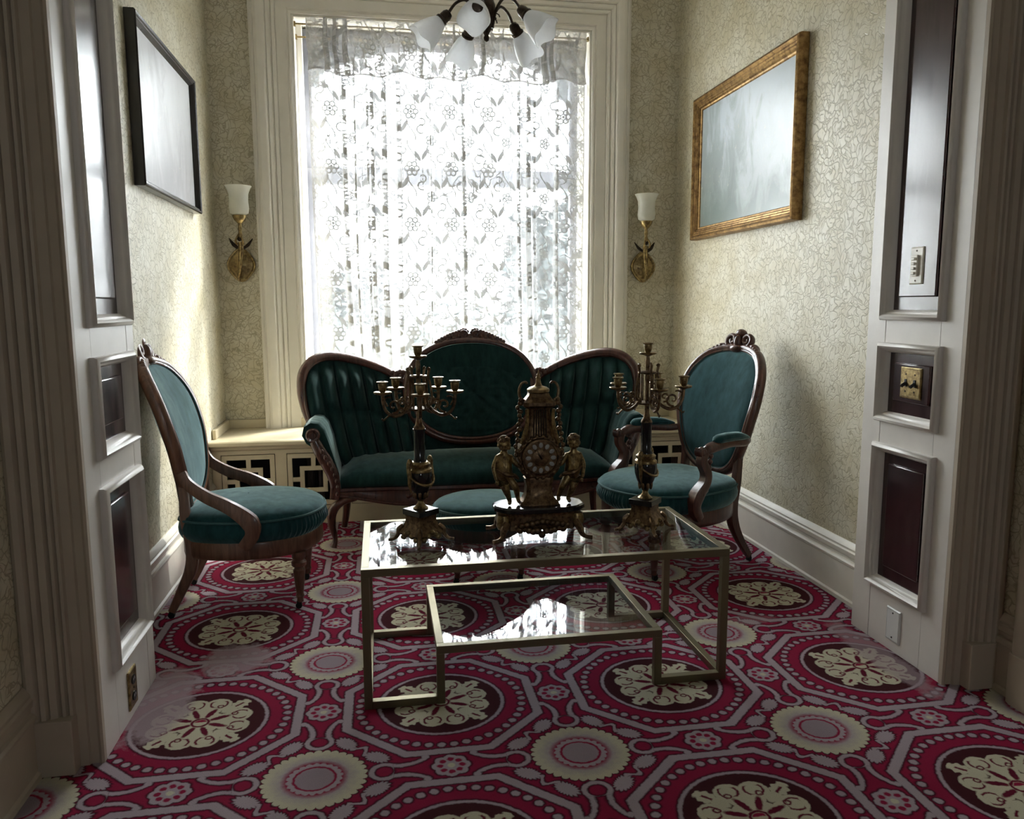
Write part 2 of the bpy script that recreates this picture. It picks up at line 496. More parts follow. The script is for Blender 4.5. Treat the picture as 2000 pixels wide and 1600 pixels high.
def painted_scene(name, sky, mid, dark, seed, rough=.22, sgn=1.0):
    """loose landscape brushwork: hazy light, trees, figures as dabs"""
    m, t, b = new_mat(name)
    p = t.coords(); x, y, z = t.sep(p)
    q = t.comb(y, z, seed)
    n1 = t.noise(t.mapping(q, (1, .45, 1)), 7, 6, .65, .6); n2 = t.noise(q, 30, 4, .7)
    g = (z*1.6+.5)+(n1-.5)*1.1
    c = t.ramp(g, [(.05, dark), (.35, mid), (.62, tuple((i+j)/2 for i, j in zip(mid, sky))), (.9, sky)])
    trees = t.step((n1-.50)-(y*sgn-.10)*.42-(.08-z)*.30, .07)
    c = t.mix(trees*.55, c, dark)
    dab = t.step(.66-n2, .05)*t.step(z.abs()-.22, .08)
    c = t.mix(dab*.5, c, (.62, .55, .42))
    t.put(b.inputs['Base Color'], c); b.inputs['Roughness'].default_value = rough
    b.inputs['Specular IOR Level'].default_value = .6; b.inputs['Coat Weight'].default_value = .35; b.inputs['Coat Roughness'].default_value = .30
    t.put(b.inputs['Normal'], t.bump(n2, .15, .002))
    return m

def gilt(name, col, dark, rough=.35, scale=40, grain=True):
    m, t, b = new_mat(name)
    c = t.coords(); n = t.noise(c, scale, 5, .65)
    t.put(b.inputs['Base Color'], t.ramp(n, [(.34, dark), (.62, col)]))
    b.inputs['Metallic'].default_value = .9; t.put(b.inputs['Roughness'], rough+(.5-n)*.3)
    t.put(b.inputs['Normal'], t.bump(n, .15, .002))
    return m

M = {}
M['paper'] = wallpaper('cream_olive_wallpaper')
M['carpet'] = carpet()
M['white'] = simple('cream_white_paint', (.74, .70, .62), .38, var=.05, scale=6, bump=.04, bscale=25)
M['white2'] = simple('grey_white_paint', (.72, .68, .64), .36, var=.05, scale=7, bump=.04, bscale=25)
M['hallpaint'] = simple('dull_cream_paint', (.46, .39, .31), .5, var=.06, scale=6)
M['dark_hall_end'] = simple('darkened_hall_end', (.055, .040, .028), .6, var=.2, scale=4)  # unseen end wall, darkened so metal and casings get a dim hall
M['seat_paint'] = simple('yellowed_cream_paint', (.62, .54, .38), .42, var=.06, scale=8)
M['ceil'] = simple('ceiling_plaster', (.84, .82, .77), .9, var=.03)
M['mahogany'] = wood('dark_mahogany', (.055, .020, .022), (.022, .008, .010), .22, .5, .8)
M['walnut'] = wood('carved_walnut', (.115, .040, .026), (.040, .013, .009), .30, .45)
M['walnut2'] = wood('brown_walnut', (.185, .085, .050), (.070, .028, .016), .36, .3)
M['velvet'] = velvet('dark_green_velvet', (.013, .040, .039), (.50, .60, .59), 1.0)
M['velvet2'] = velvet('teal_green_velvet', (.013, .054, .060), (.56, .76, .78), 1.15, .38)
M['piping'] = simple('teal_piping', (.02, .08, .085), .7, sheen=.5, sheen_tint=(.4, .6, .6))
M['brass'] = simple('champagne_brass', (.22, .19, .12), .40, .9, .06, 4)
M['gold'] = gilt('aged_gilt_bronze', (.36, .265, .125), (.09, .058, .03), .36, 70)
M['gold2'] = gilt('dark_gilt_bronze', (.235, .155, .085), (.060, .036, .024), .40, 70)
M['antique'] = gilt('antique_brass', (.44, .33, .15), (.13, .085, .04), .33, 60)
M['bronze'] = gilt('dark_bronze', (.075, .055, .04), (.03, .022, .018), .38, 60)
M['blackmarble'] = simple('black_marble', (.010, .010, .012), .12, var=.5, scale=20)
M['gilt_frame'] = gilt('gilded_frame_wood', (.40, .25, .10), (.14, .075, .03), .42, 30)
M['blackframe'] = wood('black_frame_wood', (.020, .014, .014), (.010, .007, .007), .30, .3)
M['canvas1'] = painted_scene('hazy_pale_landscape', (.46, .46, .47), (.38, .37, .385), (.27, .26, .275), 3.0, .45, -.3)
M['canvas2'] = painted_scene('misty_forest_landscape', (.44, .50, .55), (.33, .37, .385), (.12, .16, .145), 9.0, .40)
M['lace'] = lace('ivory_lace', .42, 1.0)
M['lace2'] = lace('ivory_lace_valance', .66, .98, True)
M['glass'] = thin_glass('window_glass')
M['tableglass'] = thin_glass('smoked_table_glass', (.80, .82, .85), 1.6)
M['opal'] = frosted('white_opal_glass', (.95, .95, .90))
M['alabaster'] = frosted('swirled_alabaster_glass', (.95, .96, .98))
M['ivory'] = simple('ivory_plastic', (.74, .70, .60), .3, var=.03)
M['whiteplastic'] = simple('white_plastic', (.72, .72, .72), .3, var=.02)
M['blackplastic'] = simple('black_plastic', (.012, .012, .012), .35, var=.2)
M['dark'] = simple('painted_interior_dark', (.012, .011, .012), .8, var=.3)  # shade inside the window seat, put into the colour
M['radiator'] = simple('old_radiator_paint', (.055, .042, .036), .5, var=.4, scale=15)
M['enamel'] = simple('white_enamel', (.40, .41, .41), .2, var=.08)
M['caster'] = simple('dark_caster_iron', (.014, .018, .018), .4, metal=.5)
M['leaf'] = simple('green_foliage', (.024, .030, .032), .7, var=.5, scale=3)
M['bark'] = simple('grey_bark', (.08, .06, .05), .8, var=.3)
M['grass'] = simple('lawn', (.025, .032, .024), .9, var=.3, scale=2)
M['bounce_pale'] = simple('pale_bounce_surface', (.46, .45, .43), .85, var=.1, scale=1.5)  # pale surface for the added ground that bounces daylight indoors
M['sash'] = simple('grey_sash_paint', (.17, .17, .19), .5, var=.08, scale=8)
M['stone'] = simple('grey_exterior_stone', (.20, .20, .22), .8, var=.1, scale=10)

# ------------------------------------------------------------------ the setting
XL, XR, YB, ZC = -.95, 1.925, 5.0, 3.4
WX0, WX1, WZ0, WZ1 = -.47, 1.35, .50, 2.94
JL, JR, JF, JB = -.779, 1.797, 2.19, 2.68
HR = 1.97
def struct(name, mb, mat, parent=None, **k):
    o = mb.build(name, mat, parent, **k)
    if not parent: o['kind'] = 'structure'
    return o
struct('floor', MB().box(-1.05, 2.07, -3.1, 5.36, -.08, 0), M['carpet'], smooth=False)
struct('ceiling', MB().box(-1.05, 2.07, -3.1, 5.36, ZC, ZC+.1), M['ceil'], smooth=False)
wb = MB()
wb.box(XL-.1, WX0, YB, YB+.34, 0, ZC).box(WX1, HR+.1, YB, YB+.34, 0, ZC).box(WX0, WX1, YB, YB+.34, WZ1, ZC).box(WX0, WX1, YB, YB+.34, 0, WZ0-.02)
struct('wall_back', wb, M['paper'], smooth=False)
struct('wall_left', MB().box(XL-.1, XL, JB, YB, 0, ZC), M['paper'], smooth=False)
struct('wall_right', MB().box(XR, XR+.12, JB, YB, 0, ZC), M['paper'], smooth=False)
struct('wall_hall_left', MB().box(XL-.1, XL, -3.1, JF, 0, ZC), M['paper'], smooth=False)
struct('wall_hall_right', MB().box(HR, HR+.1, -3.1, JF, 0, ZC), M['paper'], smooth=False)
hb = MB(); hx0, hx1, hz0, hz1 = .32, .68, 1.45, 1.95
hb.box(XL, hx0, -3.1, -3.0, 0, ZC).box(hx1, HR, -3.1, -3.0, 0, ZC).box(hx0, hx1, -3.1, -3.0, hz1, ZC).box(hx0, hx1, -3.1, -3.0, 0, hz0)
struct('wall_hall_front', hb, M['dark_hall_end'], smooth=False)
hw = empty('hall_fill_window', (.5, -3.05, 1.7), kind='structure')  # small unseen window, added to let dim fill light into the hall
fb = MB(); fb.frame((0, 0, 0), .36, .5, [(0, -.03), (0, .03), (.04, .03), (.04, -.03)], (1, 0, 0), (0, 0, 1), (0, 1, 0)); fb.build('fill_window_frame', M['white2'], hw, False)
MB().box(-.14, .14, -.003, .003, -.21, .21).build('pane', M['glass'], hw, False)
# piers and header of the wide opening between hall and parlour
struct('wall_opening', MB().box(XL-.1, JL-.04, JF, JB, 0, ZC).box(JR+.04, HR+.1, JF, JB, 0, ZC).box(JL-.04, JR+.04, JF, JB, 3.06, ZC), M['white2'], smooth=False)

def lining(name, side):
    """panelled lining of the opening; side=-1 left (faces +x), +1 right (faces -x)"""
    xf = JL if side < 0 else JR
    n = -side
    root = empty(name, (xf, (JF+JB)/2, 0), kind='structure')
    h = (JB-JF)/2
    def bx(y0, y1, z0, z1, d0, d1): # depth along normal
        a, b = sorted((d0*n, d1*n)); return MB().box(a, b, y0, y1, z0, z1)
    p0, p1 = (-.155, .195) if side < 0 else (-.165, .160)
    rows = [(.21, .745), (.825, 1.11), (1.19, 2.96)]
    e = .0012
    bx(-h, p0+.02, 0, 3.06, -.05, 0).build('stile', M['white2'], root, bevel=e)
    bx(p1-.02, h, 0, 3.06, -.05, 0).build('stile', M['white2'], root, bevel=e)
    zs = [0]+[z for r in rows for z in r]+[3.06]
    for z0, z1 in zip(zs[::2], zs[1::2]):
        a, b = z0-(.02 if z0 > 0 else 0), z1+(.02 if z1 < 3.06 else 0)
        bx(p0+.0212, p1-.0212, a, b, -.05, -.0005).build('rail', M['white2'], root, bevel=e)
    prof = [(0, 0), (0, .012), (.007, .019), (.018, .024), (.026, .019), (.031, .010), (.036, .008), (.044, -.004), (.049, -.008), (.052, -.018), (.030, -.018), (.026, 0)]
    prof = [(a_*.70, b_) for a_, b_ in prof]
    for z0, z1 in rows:
        mo = MB(); mo.frame((0, (p0+p1)/2, (z0+z1)/2), p1-p0, z1-z0, prof, (0, 1, 0), (0, 0, 1), (n, 0, 0))
        mo.build('panel_moulding', M['white2'], root, angle=50)
        pn = bx(p0+.030, p1-.030, z0+.030, z1-.030, -.048, -.016)
        q = bx(p0+.068, p1-.068, z0+.080, z1-.070, -.017, -.008)
        po = pn.build('panel', M['mahogany'], root, False)
        q.build('raised_field', M['mahogany'], po, bevel=.006)
    return root
lin_l = lining('trim_1', -1); lin_r = lining('trim_2', 1)

cas = [(0, 0), (0, -.016), (-.006, -.022), (-.014, -.016), (-.034, -.016), (-.037, -.024), (-.060, -.026), (-.063, -.038), (-.070, -.040), (-.075, -.030), (-.080, -.040), (-.087, -.042), (-.092, -.032), (-.098, -.046), (-.114, -.050), (-.119, -.042), (-.124, -.054), (-.134, -.058), (-.140, -.050), (-.146, -.062), (-.160, -.066), (-.170, -.060), (-.170, 0)]
for name, x0, sg in (('trim_3', JL, 1), ('trim_4', JR, -1)):
    root = empty(name, (x0, JF, 0), kind='structure')
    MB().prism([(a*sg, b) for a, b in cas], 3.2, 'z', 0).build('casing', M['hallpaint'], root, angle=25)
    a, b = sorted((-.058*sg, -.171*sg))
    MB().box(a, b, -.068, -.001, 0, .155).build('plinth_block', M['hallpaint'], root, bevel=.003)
# rounded casing of a door further along the hall's right wall
rd = empty('trim_5', (HR, 2.0, 0), kind='structure')
pr = [(0, .045), (-.030, .045)]+[(-.030-.0+.022*cos(radians(a))-.0, .022+.023*sin(radians(a))) for a in range(90, 271, 15)]+[(-.03, -.16), (0, -.16)]
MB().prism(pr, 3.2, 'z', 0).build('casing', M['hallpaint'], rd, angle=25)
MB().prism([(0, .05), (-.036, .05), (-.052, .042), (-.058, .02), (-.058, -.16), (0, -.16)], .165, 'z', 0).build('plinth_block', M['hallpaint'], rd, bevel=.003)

bprof = [(0, 0), (.030, 0), (.030, .016), (.022, .022), (.022, .160), (.027, .164), (.029, .174), (.024, .182), (.016, .185), (.016, .198), (.022, .203), (.024, .222), (.018, .228), (.018, .236), (.011, .248), (.004, .258), (0, .258)]
def baseboard(name, x, sg, y0, y1, mat):
    struct(name, MB().prism([(x+sg*a, b) for a, b in bprof], y1-y0, 'y', y0), mat, angle=25)
baseboard('baseboard_left', XL, 1, JB, 4.53, M['white'])
baseboard('baseboard_right', XR, -1, JB, 4.53, M['white'])
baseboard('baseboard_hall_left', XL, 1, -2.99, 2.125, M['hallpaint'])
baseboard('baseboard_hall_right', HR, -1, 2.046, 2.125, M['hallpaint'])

# window: lining, two sashes, panes, arched head
win = empty('window_1', (.44, YB, WZ0), kind='structure')
ox, oy, oz = -.44, -YB, -WZ0
def wbox(x0, x1, y0, y1, z0, z1): return MB().box(x0+ox, x1+ox, y0+oy, y1+oy, z0+oz, z1+oz)
wbox(WX0, WX0+.014, YB-.002, 5.16, WZ0, WZ1).build('jamb_lining', M['white'], win, bevel=.003)
wbox(WX1-.014, WX1, YB-.002, 5.16, WZ0, WZ1).build('jamb_lining', M['white'], win, bevel=.003)
wbox(WX0+.014, WX1-.014, YB-.002, 5.16, WZ1-.014, WZ1).build('head_lining', M['white'], win, bevel=.003)
for sgn, xe in ((1, WX0+.014), (-1, WX1-.014)):
    a, b = sorted((xe, xe+sgn*.035)); wbox(a, b, 5.125, 5.165, WZ0, WZ1-.014).build('stop_bead', M['white'], win, bevel=.004)
MR = 2.06
for nm, z0, z1, y in (('lower_sash', WZ0, MR+.035, 5.17), ('upper_sash', MR-.035, WZ1-.01, 5.21)):
    s_ = MB(); s_.frame(((WX0+WX1)/2+ox, y+oy+.02, (z0+z1)/2+oz), WX1-WX0, z1-z0, [(0, -.02), (0, .02), (.088, .02), (.095, .01), (.095, -.01), (.088, -.02)], (1, 0, 0), (0, 0, 1), (0, 1, 0))
    so = s_.build(nm, M['sash'], win, bevel=.002)
    wbox(WX0+.09, WX1-.09, y+.018, y+.022, z0+.06, z1-.06).build('pane', M['glass'], so, False)
# masonry arch outside the upper sash
ao = [(WX0-.02, 2.45), (-.39, 2.45), (-.39, 2.60), (-.34, 2.62), (-.33, 2.70)]+[(.44+.78*cos(radians(a)), 2.62+.25*sin(radians(a))) for a in range(165, 14, -10)]+[(1.19, 2.71), (1.19, 2.59), (1.25, 2.58), (1.25, 2.45), (WX1+.02, 2.45), (WX1+.02, 3.0), (WX0-.02, 3.0)]
MB().prism([(a+ox, b+oz) for a, b in ao], .06, 'y', 5.27+oy).build('arched_head', M['stone'], win, False)

# window casing: mitred moulding left, top, right
cp = [(0, 0), (0, .016), (.012, .022), (.022, .018), (.028, .024), (.082, .034), (.088, .030), (.092, .044), (.106, .050), (.112, .042), (.120, .054), (.136, .062), (.142, .056), (.150, .070), (.164, .078), (.190, .082), (.204, .078), (.212, .066), (.222, .070), (.235, .062), (.235, 0)]
rings = []
for sx, zc in ((-1, 0), (-1, 1), (1, 1), (1, 0)):
    rings.append([V((WX0 if sx < 0 else WX1)+sx*o_, YB-h_, (WZ1+o_) if zc else WZ0-.003) for o_, h_ in cp])
struct('trim_6', MB().rings(rings), M['white'], angle=22)

# outdoors: lawn, hedge and trees seen through the lace
struct('ground', MB().box(-30, 40, 10.2, 70, -.9, -.8), M['grass'], smooth=False)
struct('bounce_ground', MB().box(-8, 10, 5.36, 10.2, -.9, -.79), M['bounce_pale'], smooth=False)  # unseen pale ground, added to bounce daylight up into the room
def foliage(mb, c, r, n, size, rnd):
    for i in range(n):
        while True:
            p = V(rnd.uniform(-1, 1), rnd.uniform(-1, 1), rnd.uniform(-1, 1))
            if .35 < p.length < 1: break
        p = V(c[0]+p.x*r[0], c[1]+p.y*r[1], c[2]+p.z*r[2])
        a = Matrix.Rotation(rnd.uniform(0, 6.3), 3, 'Z') @ Matrix.Rotation(rnd.uniform(-1.2, 1.2), 3, 'X'); s = size*rnd.uniform(.6, 1.3)
        q = [p+a @ V(*w) for w in ((-s*.5, 0, 0), (0, -s*.32, s*.08), (s*.6, 0, 0), (0, s*.32, s*.08))]
        mb.add(q, [(0, 1, 2, 3)])
def tree(x, y, h, r, label, seed):
    rnd = random.Random(seed); root = empty('garden_tree', (x, y, -.8), 0, label, 'tree', 'trees outside the window')
    MB().tube(spline([(0, 0, 0), (.05, .05, h*.3), (-.03, 0, h*.6)]), lerp_list([.14, .06], 13), 8).build('trunk', M['bark'], root)
    f = MB()
    for k in range(5):
        foliage(f, (rnd.uniform(-.5, .5)*r, rnd.uniform(-.5, .5)*r, h*.68+rnd.uniform(-.28, .22)*h), (r*.7, r*.7, h*.22), 420, .22, rnd)
    f.build('foliage', M['leaf'], root, False)
tree(2.75, 12.0, 3.3, .8, 'leafy tree beyond the right edge of the lace-curtained window', 1)
tree(-.9, 16.0, 2.5, 1.3, 'low leafy tree far beyond the left edge of the window', 2)
tree(4.2, 15.0, 4.1, 1.0, 'tall leafy tree furthest right beyond the curtained window', 3)
hd = empty('garden_hedge', (1.5, 11.0, -.8), 0, 'clipped green hedge beyond the lace-curtained window', 'hedge')
f = MB(); rnd = random.Random(5)
for k in range(20): foliage(f, (-5.0+k*.5, 0, 1.1), (.45, .45, 1.0), 420, .14, rnd)
f.build('foliage', M['leaf'], hd, False)
MB().box(-5.2, 5.0, -.25, .25, 0, 1.75).build('branch_mass', M['leaf'], hd, False)

# ------------------------------------------------------------------ window seat with fretwork grilles, radiator behind
BF = 4.53
ws = empty('window_seat', (.49, BF, 0), 0, 'long cream window seat with fretwork grille doors under the lace-curtained window', 'window seat')
wo = V(-.49, -BF, 0)
def sb(x0, x1, y0, y1, z0, z1): return MB().box(x0-.49, x1-.49, y0-BF, y1-BF, z0, z1)
tp = [(-.055, .470), (-.060, .476), (-.060, .492), (-.052, .498), (-.004, .499), (YB-BF-.001, .499), (YB-BF-.001, .462), (-.030, .462), (-.045, .466)]
MB().prism([(a, b) for a, b in tp], XR-XL-.004, 'x', XL-.49+.002).build('seat_top', M['seat_paint'], ws, angle=25)
MB().prism([(-.028, .461), (-.022, .448), (-.012, .444), (0, .436), (0, .461)], XR-XL-.004, 'x', XL-.49+.002).build('cornice_moulding', M['seat_paint'], ws, angle=25)
sb(XL+.002, XR-.002, YB-.024, YB-.001, .499, .553).build('upstand', M['seat_paint'], ws, bevel=.004)
for a, b in ((XL+.002, XL+.024), (XR-.024, XR-.002)): sb(a, b, BF+.04, YB-.024, .499, .553).build('upstand', M['seat_paint'], ws, bevel=.004)
dz0, dz1 = .105, .415
doors = [(-.900+.357*k, -.900+.357*k+.295) for k in range(8)]
xs = [XL+.002]+[v for d in doors for v in d]+[XR-.002]
for a, b in zip(xs[::2], xs[1::2]):
    if b-a > .004: sb(a, b, BF, BF+.02, dz0, dz1).build('stile', M['seat_paint'], ws, False)
sb(XL+.002, XR-.002, BF, BF+.02, dz1, .461).build('top_rail', M['seat_paint'], ws, False)
sb(XL+.002, XR-.002, BF, BF+.02, 0, dz0).build('kick_board', M['seat_paint'], ws, False)
sb(XL+.002, XR-.002, YB-.03, YB-.003, .0, .46).build('back_board', M['dark'], ws, False)  # near-black board paints in the shade behind the grilles
fr_me = MB().frame((0, 0, 0), .287, .302, [(0, -.008), (0, .008), (.026, .008), (.026, -.008)], (1, 0, 0), (0, 0, 1), (0, 1, 0)).mesh('door_frame', M['seat_paint'], False)
bars = []
w2, h2, t2, rg = .1175, .125, .0125, .064
for x0, x1, z0, z1 in ((-t2, t2, rg, h2), (-t2, t2, -h2, -rg), (-w2, -rg, -t2, t2), (rg, w2, -t2, t2),
                       (-rg-t2, rg+t2, rg-t2, rg+t2), (-rg-t2, rg+t2, -rg-t2, -rg+t2), (-rg-t2, -rg+t2, -rg+t2, rg-t2), (rg-t2, rg+t2, -rg+t2, rg-t2)):
    bars.append(MB().box(x0, x1, -.006, .006, z0, z1).mesh('lattice_bar', M['seat_paint'], False))
for a, b in doors:
    d = bpy.data.objects.new('grille_door', fr_me); COL.objects.link(d); d.parent = ws; d.location = ((a+b)/2-.49, .006, (dz0+dz1)/2)
    for me in bars:
        o = bpy.data.objects.new('lattice_bar', me); COL.objects.link(o); o.parent = d
rad = empty('cast_iron_radiator', (.5, 4.78, 0), 0, 'old dark column radiator behind the window seat grilles', 'radiator')
sec = MB()
for yy in (-.07, .07): sec.tube([(0, yy, .06), (0, yy, .40)], .020, 8)
sec.ball((0, 0, .40), (.022, .10, .03), 8, 6); sec.ball((0, 0, .07), (.022, .10, .03), 8, 6); sec.tube([(0, -.07, 0), (0, -.07, .06)], .012, 6); sec.tube([(0, .07, 0), (0, .07, .06)], .012, 6)
sme = sec.mesh('section', M['radiator'])
for k in range(30):
    o = bpy.data.objects.new('section', sme); COL.objects.link(o); o.parent = rad; o.location = (-.93+k*.064, 0, 0)

# ------------------------------------------------------------------ curtain, valance, rods
def cloth(name, mat, x0, x1, yc, z0f, z1f, folds, amp, cols, rows, W, label, cat, parent=None, top_ruffle=0, seed=1, group=None):
    """hanging lace: fold profile across, uv in metres of flat cloth"""
    rnd = random.Random(seed)
    prof = []
    ph = [rnd.uniform(0, 6.3) for _ in range(3)]
    tight = sorted(rnd.uniform(.06, .96) for _ in range(folds))
    wd = [rnd.uniform(.008, .017) for _ in range(folds)]
    def base(u):
        x = x0+(x1-x0)*u
        y = amp*(.55*sin(u*43+ph[0])+.35*sin(u*71+ph[1])+.3*sin(u*19+ph[2]))
        return x, y
    def pt(u, fl):
        x, y = base(u); sh = 0
        for tc, w in zip(tight, wd):
            k = (u-tc)/.011
            if abs(k) < 1:
                # S-fold: the cloth runs back under itself, three layers deep
                sh += -1.9*w*sin(pi*k)*fl
                y += -.018*(1+cos(pi*k))*fl
        return x+sh, yc+y*fl
    us = set(i/cols for i in range(cols+1))
    for tc in tight:
        for k in range(-8, 9): us.add(min(1, max(0, tc+k*.011/8)))
    us = sorted(us)
    vs, fs, uvs = [], [], []
    for j in range(rows+1):
        v = j/rows
        for u in us:
            za, zb = z0f(u), z1f(u)
            z = za+(zb-za)*v
            fl = .75+.25*(1-v)
            if top_ruffle and z > zb-top_ruffle: fl = 1.2
            x, y = pt(u, fl)
            x += .010*sin(6*v+u*9)*(1-v)
            # gathered on the rod at the top edge of the pocket
            vs.append((x, y, z)); uvs.append((u*W, (z-min(za, z))+ (z-za if False else 0)))
    n = len(us)
    for j in range(rows):
        for i in range(n-1): fs.append((j*n+i, j*n+i+1, (j+1)*n+i+1, (j+1)*n+i))
    me = bpy.data.meshes.new(name); me.from_pydata(vs, [], fs)
    uvl = me.uv_layers.new(name='UVMap')
    for l in me.loops:
        vi = l.vertex_index; u = us[vi % n]; z = vs[vi][2]
        uvl.data[l.index].uv = (u*W, z-z0f(u))
    for p in me.polygons: p.use_smooth = True
    me.materials.append(mat)
    o = bpy.data.objects.new(name, me); COL.objects.link(o)
    if parent: o.parent = parent
    return tag(o, label, cat, group)
RY = 4.985
def tilt(u): return 0
pan = cloth('lace_curtain', M['lace'], -.385, 1.325, RY+.075, lambda u: .56, lambda u: 2.86, 15, .016, 170, 40, 1.7, 'long sheer ivory lace curtain panel hanging behind the sofa', 'curtain', seed=4)
val = cloth('lace_valance', M['lace2'], -.385, 1.315, RY+.008, lambda u: 2.615+.010*sin(u*44)+.014*sin(u*21+1), lambda u: 2.925+.006*sin(u*95)*sin(u*37), 9, .012, 190, 12, 1.7, 'short gathered lace valance along the top of the window', 'valance', seed=9)
for nm, y, z, lb in (('curtain_rod', RY+.038, 2.895, 'thin upper curtain rod carrying the lace valance'), ('curtain_rod', RY+.112, 2.845, 'thin lower curtain rod carrying the long lace panel')):
    r = empty(nm, (.44, y, z), 0, lb, 'rod')
    MB().tube([(-.895, 0, 0), (.895, 0, 0)], .0055, 8).build('bar', M['antique'], r)
    for s in (-1, 1): MB().box(s*.895-.010, s*.895+.010, -.008, .012, -.014, .012).build('bracket', M['antique'], r, bevel=.002)

# ------------------------------------------------------------------ pictures
def picture(name, x, sg, y0, y1, z0, z1, fw, prof, fmat, cmat, label):
    root = empty(name, (x, (y0+y1)/2, (z0+z1)/2), 0, label, 'painting')
    w, h = y1-y0, z1-z0
    f_ = MB(); f_.frame((0, 0, 0), w, h, prof, (0, 1, 0), (0, 0, 1), (sg, 0, 0)); f_.build('frame', fmat, root, angle=22)
    a, b = sorted((sg*.012, sg*.018))
    MB().box(a, b, -w/2+fw, w/2-fw, -h/2+fw, h/2-fw).build('canvas', cmat, root, False)
    return root
gp = [(0, .002), (0, .040), (.004, .052), (.014, .056), (.022, .050), (.026, .044), (.032, .046), (.038, .040), (.044, .041), (.050, .034), (.056, .035), (.062, .026), (.070, .024), (.076, .016), (.076, .002)]
picture('framed_painting', XR, -1, 3.41, 4.62, 1.63, 2.45, .072, gp, M['gilt_frame'], M['canvas2'], 'misty woodland painting in a ribbed gilded frame')
bp = [(0, .002), (0, .040), (.005, .046), (.012, .042), (.016, .036), (.022, .037), (.028, .028), (.034, .020), (.034, .002)]
picture('framed_painting', XL, 1, 3.41, 4.43, 1.725, 2.395, .030, bp, M['blackframe'], M['canvas1'], 'pale hazy painting in a thin black frame')

# ------------------------------------------------------------------ plates on the opening's lining
def plate(name, x, n, y, z, w, h, mat, label, cat, kind):
    root = empty(name, (x, y, z), 0, label, cat)
    pr = MB(); pr.frame((0, 0, 0), w, h, [(0, 0), (0, .003), (.004, .006), (.006, .006), (.006, 0)], (0, 1, 0), (0, 0, 1), (n, 0, 0))
    a, b = sorted((n*0, n*.006)); pr.box(a, b, -w/2+.006, w/2-.006, -h/2+.006, h/2-.006)
    pr.build('cover_plate', mat, root, angle=30)
    def nb(y0, y1, z0, z1, d0, d1):
        a, b = sorted((n*d0, n*d1)); return MB().box(a, b, y0, y1, z0, z1)
    def screw(yy, zz):
        s = MB(); s.tube([(n*.0055, yy, zz), (n*.0075, yy, zz)], .0032, 8); s.build('screw', M['bronze'], root)
    if kind == 'dimmer':
        screw(0, h*.40); screw(0, -h*.40)
        nb(-.012, .012, -.036, .036, .006, .013).build('slider_housing', M['ivory'], root, bevel=.002)
        for k in range(4): nb(-.008, .008, .018-k*.016, .027-k*.016, .013, .021).build('button', M['ivory'], root, bevel=.002)
    elif kind == 'switch':
        for yy in (-.023, .023):
            screw(yy, .030); screw(yy, -.030)
            nb(yy-.006, yy+.006, -.013, .013, .006, .008).build('toggle_slot', M['blackplastic'], root, bevel=.001)
            t_ = MB(); t_.tube([(n*.007, yy, 0), (n*.022, yy, -.012)], [.005, .006], 8); t_.build('toggle', M['blackplastic'], root)
    elif kind == 'blank':
        screw(0, h*.37); screw(0, -h*.37)
    elif kind == 'outlet':
        screw(0, 0)
        for zz in (.026, -.026):
            r = MB(); r.prism([(.017*cos(a), zz+.0145*sin(a)) for a in [i*2*pi/16 for i in range(16)]], n*.0035, 'x', n*.0055)
            so = r.build('socket', M['blackplastic'], root)
            for yy in (-.006, .006): nb(yy-.0012, yy+.0012, zz-.001, zz+.007, .0085, .0095).build('slot', M['whiteplastic'], so, False)
plate('dimmer_plate', JR+.0085, -1, 2.435, 1.375, .066, .125, M['ivory'], 'ivory dimmer plate with four small sliders on the tall dark panel', 'dimmer', 'dimmer')
plate('switch_plate', JR+.0085, -1, 2.428, .975, .108, .108, M['antique'], 'brass double toggle switch plate on the small dark panel', 'switch', 'switch')
plate('blank_plate', JR, -1, 2.428, .100, .076, .122, M['whiteplastic'], 'white blank wall plate near the carpet below the tall panels', 'wall plate', 'blank')
plate('outlet_plate', JL, 1, 2.43, .090, .072, .122, M['antique'], 'dark brass double outlet plate near the carpet', 'outlet', 'outlet')

# ------------------------------------------------------------------ coffee table
ct = empty('coffee_table', (.519, 2.612, 0), 0, 'two-tier champagne brass coffee table with smoked glass tops', 'table')
tx, ty, th_, tw = .596, .277, .452, .025
lx, lz = .370, .190
def tb(name, x0, x1, y0, y1, z0, z1, mat='brass', parent=ct):
    return MB().box(x0, x1, y0, y1, z0, z1).build(name, M[mat], parent, bevel=.0012)
for sx in (-1, 1):
    for sy in (-1, 1):
        x0, x1 = sorted((sx*tx, sx*(tx-tw))); y0, y1 = sorted((sy*ty, sy*(ty-tw)))
        tb('leg', x0, x1, y0, y1, 0, th_-tw)
        a, b = sorted((sx*lx, sx*(lx-tw)))
        tb('inner_leg', a, b, y0, y1, 0, lz-tw)
        a, b = sorted((sx*(tx-tw), sx*lx))
        tb('floor_bar', a, b, y0, y1, 0, tw)
for sy in (-1, 1):
    y0, y1 = sorted((sy*ty, sy*(ty-tw)))
    tb('top_rail', -tx, tx, y0, y1, th_-tw, th_); tb('shelf_rail', -lx, lx, y0, y1, lz-tw, lz)
for sx in (-1, 1):
    a, b = sorted((sx*tx, sx*(tx-tw))); tb('top_rail', a, b, -ty+tw, ty-tw, th_-tw, th_)
    tb('floor_bar', a, b, -ty+tw, ty-tw, 0, tw)
    a, b = sorted((sx*lx, sx*(lx-tw))); tb('shelf_rail', a, b, -ty+tw, ty-tw, lz-tw, lz)
MB().box(-tx+tw, tx-tw, -ty+tw, ty-tw, th_-.0075, th_-.0015).build('glass_top', M['tableglass'], ct, False)
MB().box(-lx+tw, lx-tw, -ty+tw, ty-tw, lz-.0075, lz-.0015).build('glass_shelf', M['tableglass'], ct, False)
